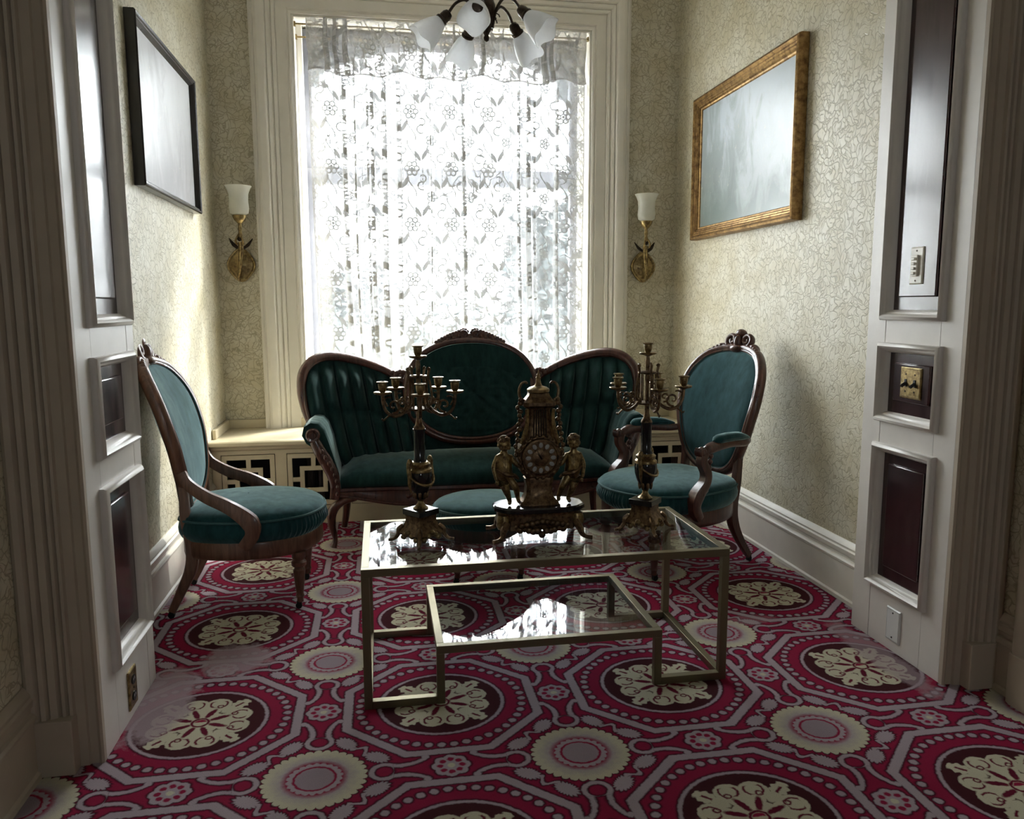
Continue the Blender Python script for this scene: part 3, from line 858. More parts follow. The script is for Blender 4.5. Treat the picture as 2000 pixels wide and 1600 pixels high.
TZ = th_-.0015

# ------------------------------------------------------------------ chandelier
ch = empty('chandelier', (.497, 3.62, 0), 0, 'dark bronze five-arm chandelier with swirled glass bell shades', 'chandelier')
MB().lathe([(.001, 2.365), (.010, 2.372), (.013, 2.383), (.009, 2.394), (.018, 2.410), (.034, 2.44), (.044, 2.48), (.040, 2.52), (.026, 2.56), (.034, 2.58), (.034, 2.61), (.018, 2.64), (.012, 2.70), (.012, 3.30)], 20, (0, 0, .035)).build('stem', M['bronze'], ch)
MB().lathe([(.001, ZC-.07), (.03, ZC-.068), (.065, ZC-.03), (.075, ZC-.001), (.001, ZC-.001)], 24).build('ceiling_rose', M['bronze'], ch)
def bell(seg=28):
    b_ = MB(); out = [(.020, 0), (.030, -.012), (.043, -.038), (.055, -.072), (.062, -.100), (.067, -.126)]
    inn = [(r-.003, z) for r, z in out[::-1]]
    rs = []
    for i, (r, z) in enumerate(out+inn):
        zz = z; k = max(0, (-z-.05)/.076)
        ring = []
        for j in range(seg):
            a = 2*pi*j/seg; q = cos(4*a)
            ring.append(V(r*(1+.06*k*q)*cos(a), r*(1+.06*k*q)*sin(a), zz-.008*k*k*q))
        rs.append(ring)
    return b_.rings(rs, cap=False)
for k in range(5):
    a = radians(180+72*k); ca, sa = cos(a), sin(a)
    P = lambda r, z: V(r*ca, r*sa, z)
    path = spline([P(.03, 2.455), P(.048, 2.525), P(.088, 2.570), P(.135, 2.555), P(.170, 2.508)], 6)
    ar = MB().tube(path, .0065, 8).build('arm', M['bronze'], ch)
    sp = [P(.045+.022*(1-t)*cos(7*t), 2.475+.022*(1-t)*sin(7*t)+.02) for t in [i/12 for i in range(12)]]
    MB().tube(sp, .003, 6).build('scroll', M['bronze'], ar)
    d = P(.60, -.80).normalized() if False else V(.74*ca, .74*sa, -.673)
    Q = d.to_track_quat('-Z', 'Y').to_matrix().to_4x4(); Q.translation = P(.170, 2.508)
    so = MB().lathe([(.008, .012), (.018, .008), (.024, -.006), (.024, -.030), (.029, -.034), (.029, -.042), (.021, -.046)], 16).xf(Q).build('socket', M['bronze'], ch)
    Q2 = Q.copy(); Q2.translation = P(.170, 2.508)+d*.036
    bell().xf(Q2).build('glass_shade', M['alabaster'], ch, angle=60)

# ------------------------------------------------------------------ wall sconces
def sconce(x, sg, label):
    r = empty('wall_sconce', (x, YB, 1.49), 0, label, 'sconce', None)
    ol = [(.064*cos(t)*(1+.06*cos(4*t)), .080*sin(t)*(1+.06*cos(4*t))) for t in [i*2*pi/28 for i in range(28)]]
    bpl = MB()
    rs = [[V(a*k, -h, b*k) for a, b in ol] for k, h in ((1, .001), (1, .010), (.90, .016), (.80, .012), (.70, .013), (.45, .020), (.02, .024))]
    bpl.rings(rs); bpl.build('backplate', M['antique'], r)
    rim = MB(); rim.tube([V(a*.97, -.012, b*.97) for a, b in ol], .005, 6, closed=True); rim.build('rim', M['antique'], r)
    # winged figure rising off the plate, its body the arm
    body = spline([V(sg*.014, -.022, -.075), V(sg*.010, -.050, -.060), V(-sg*.002, -.070, -.020), V(-sg*.010, -.082, .035), V(-sg*.014, -.086, .085), V(-sg*.012, -.088, .110)], 5)
    MB().tube(body, lerp_list([.005, .008, .0095, .011, .014, .010], len(body)), 10).build('figure_body', M['antique'], r)
    MB().ball((-sg*.010, -.090, .128), (.012, .012, .015), 10, 8).build('figure_head', M['bronze'], r)
    for q in (-1, 1):
        w_ = MB(); ws_ = spline([V(-sg*.012+q*.012, -.078, .080), V(-sg*.012+q*.034, -.070, .098), V(-sg*.012+q*.056, -.062, .130)], 5)
        w_.tube(ws_, lerp_list([.009, .011, .002], len(ws_)), 8, .45); w_.build('wing', M['bronze'], r)
        am = spline([V(-sg*.012+q*.014, -.092, .098), V(-sg*.010+q*.016, -.104, .118), V(-sg*.014+q*.004, -.098, .150)], 4)
        MB().tube(am, lerp_list([.006, .005, .004], len(am)), 7).build('figure_arm', M['antique'], r)
    cx, cy = -sg*.016, -.098
    MB().lathe([(.006, .130), (.011, .140), (.008, .160), (.010, .175), (.008, .195), (.012, .205)], 12, (cx, cy, 0)).build('torch', M['antique'], r)
    MB().lathe([(.010, .200), (.026, .216), (.033, .232), (.034, .240), (.001, .240)], 18, (cx, cy, 0)).build('gallery', M['antique'], r)
    pf = [(.026, .240), (.043, .250), (.047, .275), (.044, .310), (.046, .345), (.056, .372), (.063, .382)]
    MB().lathe([(.001, .240)]+pf+[(a-.003, b) for a, b in pf[::-1]][:-1]+[(.001, .246)], 28, (cx, cy, 0)).build('glass_shade', M['opal'], r, angle=60)
    r.scale = (1.2, 1.2, 1.17)
    return r
sconce(-.812, -1, 'brass winged-figure sconce with opal shade between the corner and the window, nearer the hazy painting')
sconce(1.706, 1, 'brass winged-figure sconce with opal shade beside the window, nearer the gilded painting')

# ------------------------------------------------------------------ seating
def spiral(c, r0, turns, n, ax, az, start=0, sgn=1):
    """flat spiral in the plane spanned by unit vectors ax, az"""
    c, ax, az = Vector(c), Vector(ax), Vector(az)
    out = []
    for i in range(n+1):
        t = i/n; r = r0*(1-.85*t); a = start+sgn*turns*2*pi*t
        out.append(c+ax*(r*cos(a))+az*(r*sin(a)))
    return out
def closed_outline(half):
    """half outline (a>=0 side, from front to back), mirrored into a closed list"""
    s = spline(half, 6); return [(p[0], p[1]) for p in s]+[(p[0], -p[1]) for p in s[-2:0:-1]]
def turned_leg(parent, x, y, h, mat, caster=True, r=.024):
    o = MB().lathe([(.6*r, .030), (.55*r, .045), (.75*r, .055), (.6*r, .066), (.72*r, .085), (1.0*r, h*.62), (1.05*r, h*.68), (.75*r, h*.72), (1.25*r, h*.76), (1.3*r, h*.82), (.9*r, h*.86), (1.15*r, h*.90), (1.2*r, h)], 14, (x, y, 0)).build('leg', mat, parent)
    if caster:
        c = MB(); c.tube([(x-.006, y-.007, .0135), (x-.006, y+.007, .0135)], .0135, 12); c.box(x-.014, x+.006, y-.010, y+.010, .022, .034)
        c.build('caster', M['caster'], o)
    return o
def seat_cushion(root, out, zr0, zr1, zw, zt, mat, railmat, pleat=lambda a: 1.0, npl=90):
    n = len(out)
    def ring(k, z, extra=None): return [V(x*k*(1+(extra(i) if extra else 0)), y*k*(1+(extra(i) if extra else 0)), z) for i, (x, y) in enumerate(out)]
    # finer outline for the pleats
    fine = []
    for i in range(n):
        a, b = out[i], out[(i+1) % n]
        for k in range(6): fine.append((a[0]+(b[0]-a[0])*k/6, a[1]+(b[1]-a[1])*k/6))
    rail = MB(); rail.rings([[V(x*k, y*k, z) for x, y in out] for k, z in ((.93, zr0), (.955, zr0+.006), (.965, zr0+.02), (.965, zr1-.006), (.955, zr1))])
    rail.build('seat_rail', railmat, root, angle=40)
    band = MB(); rs = []
    nf = len(fine)
    for k, t in ((.95, 0), (.99, .15), (1.025, .4), (1.03, .62), (1.012, .88), (.985, 1.0)):
        z = zr1+(zw-zr1)*t; rg = []
        for i, (x, y) in enumerate(fine):
            w = pleat(atan2(y, x))*sin(pi*min(1, t*1.15))
            q = 1+w*.012*sin(i*2*pi*npl/nf)*(1+.4*sin(i*.7))
            rg.append(V(x*k*q, y*k*q, z))
        rs.append(rg)
    band.rings(rs, cap=False); band.build('pleated_band', mat, root, angle=80)
    top = MB(); rs = []
    for j in range(11):
        t = j/10; k = cos(t*pi/2)
        rs.append([V(x*max(k, .01)*1.005, y*max(k, .01)*1.005, zw+(zt-zw)*(sin(t*pi/2)**.8)) for x, y in out])
    top.rings(rs, cap=False); top.build('seat_cushion', mat, root, angle=80)
    MB().tube([V(x*1.012, y*1.012, zw) for x, y in out], .0055, 6, closed=True).build('piping', M['piping'], root)

def oval_chair(loc, rz, label, kind):
    root = empty('parlour_chair', (loc[0], loc[1], 0), rz, label, 'armchair' if kind == 'arm' else 'chair', None)
    big = kind == 'arm'
    wm = M['walnut'] if big else M['walnut2']; vm = M['velvet2']
    S = 1.08 if big else 1.0
    half = [(.315, 0), (.295, .10), (.235, .195), (.12, .252), (-.02, .262), (-.15, .232), (-.235, .175), (-.25, .09), (-.252, 0)]
    if big: half = [(a*1.08+.02, b*1.08) for a, b in half]
    out = closed_outline(half)
    zr0, zr1, zw, zt = .240, .312, .398, .458
    seat_cushion(root, out, zr0, zr1, zw, zt, vm, wm, lambda a: 1.0 if abs(a) < .95 else max(0, 1-(abs(a)-.95)*3))
    # ---- back
    lean = [(.36, -.232), (.45, -.238), (.55, -.250), (.70, -.282), (.85, -.325), (1.0, -.372), (1.15, -.425)]
    bx = -.035 if big else 0
    def xb(z, y): return interp(lean, z)*1.0+bx+.055*(y/.24)**2
    hw = [(0, .420), (.085, .432), (.150, .485), (.195, .575), (.226, .690), (.238, .800), (.222, .905), (.165, .985), (.085, 1.018), (0, 1.026)]
    if big: hw = [(a*1.06, .425+(b-.42)*1.0) for a, b in hw]
    ol = spline(hw, 5); ol = [(p[0], p[1]) for p in ol]+[(-p[0], p[1]) for p in ol[-2:0:-1]]
    n = len(ol); cz = .76
    fr = MB()
    fr.tube([V(xb(z, y), y, z) for y, z in ol], .021, 10, 1.25, closed=True, up=(1, 0, .3))
    fr.tube([V(xb(z, y)+.018, y*.965, cz+(z-cz)*.965) for y, z in ol], .009, 6, closed=True)
    fr.build('back_frame', wm, root, angle=60)
    for side, nm in ((1, 'back_pad'), (-1, 'back_lining')):
        pad = MB(); rs = []
        for j in range(9):
            t = j/8; k = .955*cos(t*pi/2); b = (.052 if side > 0 else .022)*sin(t*pi/2)
            rg = []
            for y, z in ol:
                yy, zz = y*max(k, .01), cz+(z-cz)*max(k, .01)
                rg.append(V(xb(zz, yy)+side*(.008+b), yy, zz))
            rs.append(rg)
        pad.rings(rs, cap=False); pad.build(nm, vm, root, angle=80)
    MB().tube([V(xb(z*1, y)+.020, y*.945, cz+(z-cz)*.945) for y, z in ol], .0045, 6, closed=True).build('back_piping', M['piping'], root)
    # ---- carved crest
    cr = MB(); ax, az = V(0, 1, 0), V(-.30, 0, .954)
    C0 = V(xb(1.03, 0)+.008, 0, 1.030)
    for q in (-1, 1):
        cr.tube(spiral(C0+ax*q*.030+az*.030, .022, 1.3, 22, ax*q, az, -1.2), lerp_list([.0085, .006], 23), 7)
        cr.tube(spiral(C0+ax*q*.066-az*.006, .020, 1.2, 18, ax*q, az, 2.2, -1), lerp_list([.008, .005], 19), 7)
    cr.ball(C0+az*.020, (.015, .014, .026), 10, 8); cr.ball(C0+az*.052, (.012, .020, .014), 10, 8); cr.ball(C0+az*.004, (.018, .030, .014), 10, 8)
    nz_ = ax.cross(az)
    cr.v = [C0-az*.010+(p_-C0)*1.62+nz_*((p_-C0).dot(nz_)*.5) for p_ in cr.v]
    ztop = [(p_[0], p_[1]) for p_ in sorted(((a_, b_) for a_, b_ in ol if a_ >= 0 and b_ > .8), key=lambda w_: w_[0])]
    for q in (-1, 1):
        for i in range(5):
            yy = .108+i*.017; zz = interp(ztop, yy)+.017-i*.001
            cr.ball(V(xb(zz, yy)+.010, q*yy, zz), (.013, .017-i*.0015, .015-i*.0015), 8, 6)
    cr.build('crest_carving', wm, root, angle=70)
    # ---- stiles and hind legs in one sweep each
    for q in (-1, 1):
        sq = [(-.017, -.019), (.017, -.019), (.021, -.012), (.021, .012), (.017, .019), (-.017, .019), (-.021, .012), (-.021, -.012)]
        e = .028 if big else 0
        p = spline([V(-.285-e*1.6, q*.195, .028), V(-.245-e, q*.190, .11), V(-.205-e, q*.180, .20), V(-.200-e, q*.175, .29), V(-.215-e, q*.180, .40), V(xb(.53, .18), q*.185, .53), V(xb(.60, .2)-.002, q*.203, .60)], 5)
        sc = lerp_list([.70, .90, 1.12, 1.1, .95, .80, .60], len(p))
        lo = MB(); lo.sweep(p, sq, (0, 1, 0), scale=sc); lo = lo.build('leg', wm, root, angle=50)
        c = MB(); c.tube([(-.287-e*1.6, q*.195-.007, .0135), (-.287-e*1.6, q*.195+.007, .0135)], .0135, 12); c.box(-.295-e*1.6, -.277-e*1.6, q*.195-.009, q*.195+.009, .018, .030); c.build('caster', M['caster'], lo)
        fx, fy = (.215, .175) if not big else (.255, .185)
        turned_leg(root, fx, q*fy, .245, wm)
        # ---- arms
        if not big:
            p = spline([V(xb(.60, .2)+.008, q*.212, .600), V(-.190, q*.222, .555), V(-.120, q*.240, .505), V(-.030, q*.262, .462), V(.045, q*.276, .405), V(.055, q*.280, .355), V(.015, q*.272, .300)], 6)
            pr = [(-.013, -.024), (.013, -.024), (.016, -.016), (.016, .016), (.013, .024), (-.013, .024), (-.016, .016), (-.016, -.016)]
            sc = lerp_list([.75, .85, .95, 1.05, 1.35, 1.15, .95], len(p))
            a = MB(); a.sweep(p, pr, (0, 1, 0), scale=sc)
            a = MB(); 
            rs = []
            for i, c in enumerate(p):
                t = (p[min(i+1, len(p)-1)]-p[max(i-1, 0)]).normalized(); nn = V(0, 1, 0).cross(t).normalized()
                rs.append([c+V(0, 1, 0)*(u_*sc[i])+nn*(w_*sc[i]) for u_, w_ in pr])
            a.rings(rs); a.build('arm', wm, root, angle=50)
        else:
            y0 = .262
            p = spline([V(xb(.64, .22)+.004, q*.235, .615), V(-.20, q*.262, .612), V(-.08, q*.285, .622), V(.04, q*.298, .612), V(.085, q*.300, .590)], 6)
            a = MB(); a.tube(p, lerp_list([.015, .018, .020, .024, .016], len(p)), 10, 1.1); ao_ = a.build('arm', wm, root, angle=60)
            pd = spline([V(-.235, q*.258, .632), V(-.13, q*.277, .648), V(-.02, q*.293, .648), V(.020, q*.297, .640)], 6)
            MB().tube(pd, lerp_list([.006, .027, .030, .028, .008], len(pd)), 12, .75, up=(0, 0, 1)).build('arm_pad', vm, root)
            sp = spline([V(.085, q*.300, .600), V(.092, q*.300, .555), V(.062, q*.295, .500), V(.070, q*.296, .455), V(.115, q*.298, .405), V(.125, q*.292, .350), V(.085, q*.282, .290)], 6)
            pr = [(-.019, -.021), (.019, -.021), (.023, -.012), (.023, .012), (.019, .021), (-.019, .021), (-.023, .012), (-.023, -.012)]
            sc = lerp_list([.95, .9, .95, 1.0, 1.25, 1.15, .9], len(sp)); rs = []
            for i, c in enumerate(sp):
                t = (sp[min(i+1, len(sp)-1)]-sp[max(i-1, 0)]).normalized(); nn = V(0, 1, 0).cross(t).normalized()
                rs.append([c+V(0, 1, 0)*(u_*sc[i])+nn*(w_*sc[i]) for u_, w_ in pr])
            s2 = MB(); s2.rings(rs); so = s2.build('arm_support', wm, root, angle=50)
            cv = MB()
            for i in range(7):
                cv.ball(V(.030+i*.004, q*.290, .575-i*.026), (.013, .010, .014), 8, 6, Matrix.Rotation(.5, 3, 'Y'))
            cv.ball((.096, q*.300, .598), (.022, .026, .026), 10, 8)
            cv.tube([V(.045, q*.290, .420), V(.040, q*.291, .50), V(.030, q*.291, .575), V(.096, q*.300, .598)], .006, 6)
            for i in range(5): cv.ball((.112, q*(.300+(i-2)*.009), .600), (.010, .005, .020), 6, 6)
            cv.build('arm_carving', wm, so, angle=70)
    return root
oval_chair((-.57, 3.40), 0, 'low oval-back chair with teal velvet seat and bare curved wooden arms', 'side')
oval_chair((1.375, 3.535), radians(200), 'oval-back armchair with dark teal velvet and padded wooden arms', 'arm')

# ---- footstool
fs = empty('footstool', (.462, 3.50, 0), 0, 'round teal velvet footstool with gathered sides in front of the sofa', 'footstool')
out = [(.238*cos(2*pi*i/48), .205*sin(2*pi*i/48)) for i in range(48)]
seat_cushion(fs, out, .205, .262, .335, .385, M['velvet2'], M['walnut'], lambda a: 1.0, 80)
for sx in (-1, 1):
    for sy in (-1, 1): turned_leg(fs, sx*.146, sy*.108, .215, M['walnut'], True, .022)

# ---- sofa (local: x right, y back, front at -y)
sf = empty('parlour_sofa', (.505, 4.2, 0), 0, 'dark green tufted velvet sofa with carved walnut medallion back', 'sofa')
def by(x, z):
    t = abs(x); f_ = max(0, (t-.50)/.44)
    return .150-.20*f_**1.7+.14*max(0, (z-.42))/.55
# seat
def rail_front(x): return -.205-.018*cos(x/.74*pi)
sm = MB(); rs = []
for i in range(41):
    x = -.752+1.504*i/40; e = min(1, (1-abs(x)/.752)*9); f0 = rail_front(x); cr_ = .012+.030*cos(x/.752*pi/2)
    pts = [(f0+.012, .312), (f0-.004, .335), (f0-.008, .362), (f0-.002, .386), (f0+.022, .402), (f0+.07, .412+cr_*.5), (f0+.16, .418+cr_), (f0+.26, .420+cr_*.9), (.16, .420+cr_*.6), (.20, .41), (.20, .312)]
    rs.append([V(x, a, .312+(b-.312)*(.55+.45*e)) for a, b in pts])
sm.rings(rs); sm.build('seat_cushion', M['velvet'], sf, angle=60)
# serpentine front rail and its moulding
rl = MB(); rs = []; edge = []
for i in range(49):
    x = -.775+1.55*i/48; f0 = rail_front(x)-.004; t = abs(x)/.775
    zb = .238+.020*cos(t*pi*3)*(t < .67)*1.0+.035*max(0, t-.6)/.4 if False else .232+.016*cos(x/.775*pi*2)+.030*t**3
    rs.append([V(x, f0+.034, zb+.004), V(x, f0, zb), V(x, f0-.006, zb+.014), V(x, f0+.002, zb+.026), V(x, f0+.004, .296), V(x, f0-.006, .304), V(x, f0-.004, .318), V(x, f0+.034, .320)])
    edge.append(V(x, f0-.004, zb+.006))
rl.rings(rs); ro = rl.build('front_rail', M['walnut'], sf, angle=45)
MB().tube(edge, .009, 8).build('rail_moulding', M['walnut'], ro)
for q in (-1, 0, 1):
    cv = MB()
    for i in range(5):
        a = (i-2)*.5; cv.ball((q*.36+sin(a)*.035, rail_front(q*.36)-.008, .272+cos(a)*.018-.012), (.013, .007, .014), 8, 6)
    cv.build('rail_carving', M['walnut'], ro, angle=70)
for x0, x1, nm in ((-.77, -.74, 'side_rail'), (.74, .77, 'side_rail')): MB().box(x0, x1, -.19, .20, .262, .318).build(nm, M['walnut'], sf, bevel=.004)
MB().box(-.75, .75, .17, .20, .262, .33).build('back_rail', M['walnut'], sf, bevel=.004)
for q in (-1, 1):
    # cabriole front leg, flowing out of the rail moulding
    p = spline([V(q*.66, rail_front(.66)-.004, .262), V(q*.735, -.205, .252), V(q*.785, -.205, .205), V(q*.790, -.203, .130), V(q*.776, -.205, .062), V(q*.786, -.212, .016)], 6)
    MB().tube(p, lerp_list([.010, .020, .026, .020, .013, .018], len(p)), 10).build('leg', M['walnut'], sf)
    p = spline([V(q*.725, .180, .30), V(q*.728, .185, .18), V(q*.735, .205, .09), V(q*.750, .225, 0)], 5)
    MB().tube(p, lerp_list([.026, .024, .020, .017], len(p)), 8).build('leg', M['walnut'], sf)
    # upholstered arm: rolled top, loft from front to the wing
    am = MB(); rs = []
    sec = [(-.748, .318), (-.790, .330), (-.806, .40), (-.822, .470), (-.858, .525), (-.905, .560), (-.925, .600), (-.915, .642), (-.880, .664), (-.842, .655), (-.815, .622), (-.792, .560), (-.768, .48), (-.745, .40), (-.738, .318)]
    for j in range(15):
        t = j/14; y = -.205+.33*t; ru = 1-.06*t
        b = .006*abs(sin(pi*t*5.0))
        rs.append([V(q*-1*(-(-x*1.0)) if False else q*(-x-.012*t*(z > .5)+b*(z > .4)*(x > -.86)*-1), y, z+b*(z > .6)+.012*t*(z > .55)) for x, z in sec])
    am.rings(rs); am.build('arm_upholstery', M['velvet'], sf, angle=70)
    # carved arm front: scroll and post
    p = spline([V(q*.862, -.214, .572), V(q*.838, -.216, .520), V(q*.805, -.218, .460), V(q*.778, -.218, .400), V(q*.765, -.216, .335), V(q*.772, -.212, .270)], 6)
    po = MB(); po.tube(p, lerp_list([.026, .031, .033, .030, .026, .026], len(p)), 10, .6, up=(0, 1, 0)); po = po.build('arm_post', M['walnut'], sf)
    sc_ = MB(); Q = Matrix.Rotation(pi/2, 4, 'X'); Q.translation = (q*.870, -.212, .602)
    sc_.lathe([(.001, .022), (.016, .022), (.020, .016), (.030, .018), (.036, .012), (.037, -.01), (.001, -.01)], 20).xf(Q); sc_.build('scroll', M['walnut'], po)
    cl = MB()
    for i in range(8): cl.ball(p[6+i*3] + V(q*-.012, -.016, 0), (.010, .007, .013), 7, 5)
    cl.build('post_carving', M['walnut'], po, angle=70)
    # wing: channelled panel between the seat line and the frame
    fpts = [(.900, .618), (.925, .700), (.941, .800), (.932, .895), (.878, .955), (.790, .972), (.660, .946), (.520, .895), (.415, .838), (.33, .775)]
    fc = spline([(a, b) for a, b in fpts], 8); nf = len(fc)
    def fcp(u): 
        k = u*(nf-1); i = min(int(k), nf-2); return fc[i]+(fc[i+1]-fc[i])*(k-i)
    NCH = 8
    zt = [(.33, .775), (.415, .838), (.52, .895), (.66, .946), (.79, .972), (.86, .962), (.905, .93), (.93, .885), (.938, .84)]
    def wing(u, v):
        tx = .934-.60*u; T = (tx, interp(zt, tx)); B = (.800-.54*u, .385)
        x = B[0]+(T[0]-B[0])*v**(.50+.5*min(1, u*1.6)); z = B[1]+(T[1]-B[1])*v
        ph = u*NCH
        w = abs(sin(pi*ph))**.6
        # a row of buttons halfway pulls every seam in
        row = math.exp(-((v-.50)/.055)**2)
        end = min(1, (1-v)*6)
        bulge = .058*w*(1-.55*row)*end+.014*sin(pi*v)
        return V(q*x, by(x, z)-bulge-.004, z)
    wg = MB(); wg.grid(wing, 108, 40); wg.build('wing_upholstery', M['velvet'], sf, angle=180)
    bt = MB()
    for k in range(1, NCH):
        c = wing(k/NCH, .50); bt.ball(c+V(0, -.004, 0), (.008, .006, .008), 8, 6)
    bt.build('tuft_buttons', M['velvet'], sf)
    bk = MB(); bk.grid(lambda u, v: wing(u, v)*1.0+V(0, .055, 0), 40, 10); bk.build('wing_back', M['velvet'], sf, angle=180)
    fp = [V(q*p_[0], by(p_[0], p_[1])-.006, p_[1]) for p_ in fc]
    wf = MB(); wf.tube(fp, lerp_list([.014, .022, .026, .027, .028, .028, .026, .024, .022, .018], nf), 10, 1.2, up=(0, 1, 0))
    wf.tube([p_+V(0, -.022, 0)-(V(q*.01, 0, .012)) for p_ in fp], .0085, 6)
    wo_ = wf.build('wing_frame', M['walnut'], sf, angle=60)
    kn = MB(); kn.ball(fp[1]+V(0, -.012, .012), (.022, .024, .030), 10, 8); kn.build('knuckle', M['walnut'], wo_)
    # leaf carving where wing meets medallion
    lf = MB()
    for i in range(6):
        a = radians(20+i*32); lf.ball((q*(.405+.030*cos(a)), by(.4, .85)-.035, .850+.026*sin(a)), (.017, .012, .015), 8, 6)
    lf.ball((q*.405, by(.4, .85)-.042, .85), (.016, .012, .016), 8, 6); lf.ball((q*.450, by(.45, .87)-.03, .872), (.020, .012, .014), 8, 6); lf.ball((q*.362, by(.36, .87)-.03, .878), (.016, .012, .018), 8, 6)
    lf.build('leaf_carving', M['walnut'], wo_, angle=70)
# lower back between the wings
def low(u, v):
    x = -.30+.60*u; z = .385+.30*v
    return V(x, by(x, z)-.010-.020*abs(sin(pi*u*6))**.6*sin(pi*min(1, v*1.3)), z)
MB().grid(low, 60, 14).build('lower_back', M['velvet'], sf, angle=180)
# medallion
mo = []
for i in range(72):
    a = 2*pi*i/72; c, s = cos(a), sin(a); e_ = 2/2.25
    mo.append((.375*abs(c)**e_*(1 if c > 0 else -1), .765+.278*abs(s)**e_*(1 if s > 0 else -1)))
my = lambda x, z: by(0, z)-.042
mf = MB(); mf.tube([V(x, my(x, z), z) for x, z in mo], .024, 10, 1.15, closed=True, up=(0, 1, 0))
mf.tube([V(x*.945, my(x, z)-.020, .765+(z-.765)*.93) for x, z in mo], .010, 8, closed=True)
mf.tube([V(x*1.02, my(x, z)-.016, .765+(z-.765)*1.025) for x, z in mo], .008, 8, closed=True)
mfo = mf.build('medallion_frame', M['walnut'], sf, angle=60)
md = MB(); rs = []
for j in range(25):
    t = j/24; k = .945*cos(t*pi/2); rg = []
    for x, z in mo:
        xx, zz = x*max(k, .004), .765+(z-.765)*max(k, .004)
        gx, gz = xx/.085, (zz-.765)/.075
        tuft = (cos(pi*(gx+gz))*cos(pi*(gx-gz)))**2
        b = .050*sin(t*pi/2)-.020*max(0, tuft-.55)/.45*min(1, (1-k)*6)
        rg.append(V(xx, my(0, zz)-.004-b, zz))
    rs.append(rg)
md.rings(rs, cap=False); md.build('medallion_pad', M['velvet'], sf, angle=180)
MB().prism([(x*.97, .765+(z-.765)*.97) for x, z in mo], .02, 'y', .185).build('medallion_back', M['velvet'], sf, False)
cr = MB()
def top_arc(x): 
    return .765+.278*(max(0, 1-(abs(x)/.375)**2.25))**(1/2.25)
for q in (-1, 1):
    for i in range(9):
        x = .055+i*.0175; z = top_arc(x)+.022+.024*(1-i/9); y = my(0, z)-.004
        cr.ball((q*x, y, z), (.016, .017, .026-.0014*i), 8, 6, Matrix.Rotation(q*.7, 3, 'Y'))
        if i % 2 == 0: cr.ball((q*(x+.004), y-.012, z-.016), (.013, .012, .012), 8, 6)
    cr.tube(spiral((q*.034, my(0, 1.08)-.016, 1.082), .020, 1.4, 22, (q, 0, 0), (0, 0, 1), .6), lerp_list([.009, .006], 23), 7)
    cr.ball((q*.034, my(0, 1.08), 1.082), (.026, .014, .026), 12, 8)
    for i in range(5):
        a = radians(30+i*34); cr.ball((q*.034+.024*cos(a), my(0, 1.09), 1.086+.022*sin(a)), (.011, .013, .011), 8, 6)
cr.tube([V(-.20+.02*k, my(0, 1.06)+.002, top_arc(-.20+.02*k)+.014+.012*(1-abs(k-10)/10)) for k in range(21)], .019, 8, .8)
cr.ball((0, my(0, 1.07)-.01, 1.062), (.020, .016, .026), 10, 8)
cr.build('crest_carving', M['walnut'], mfo, angle=70)
sf.scale = (.978, 1, 1)

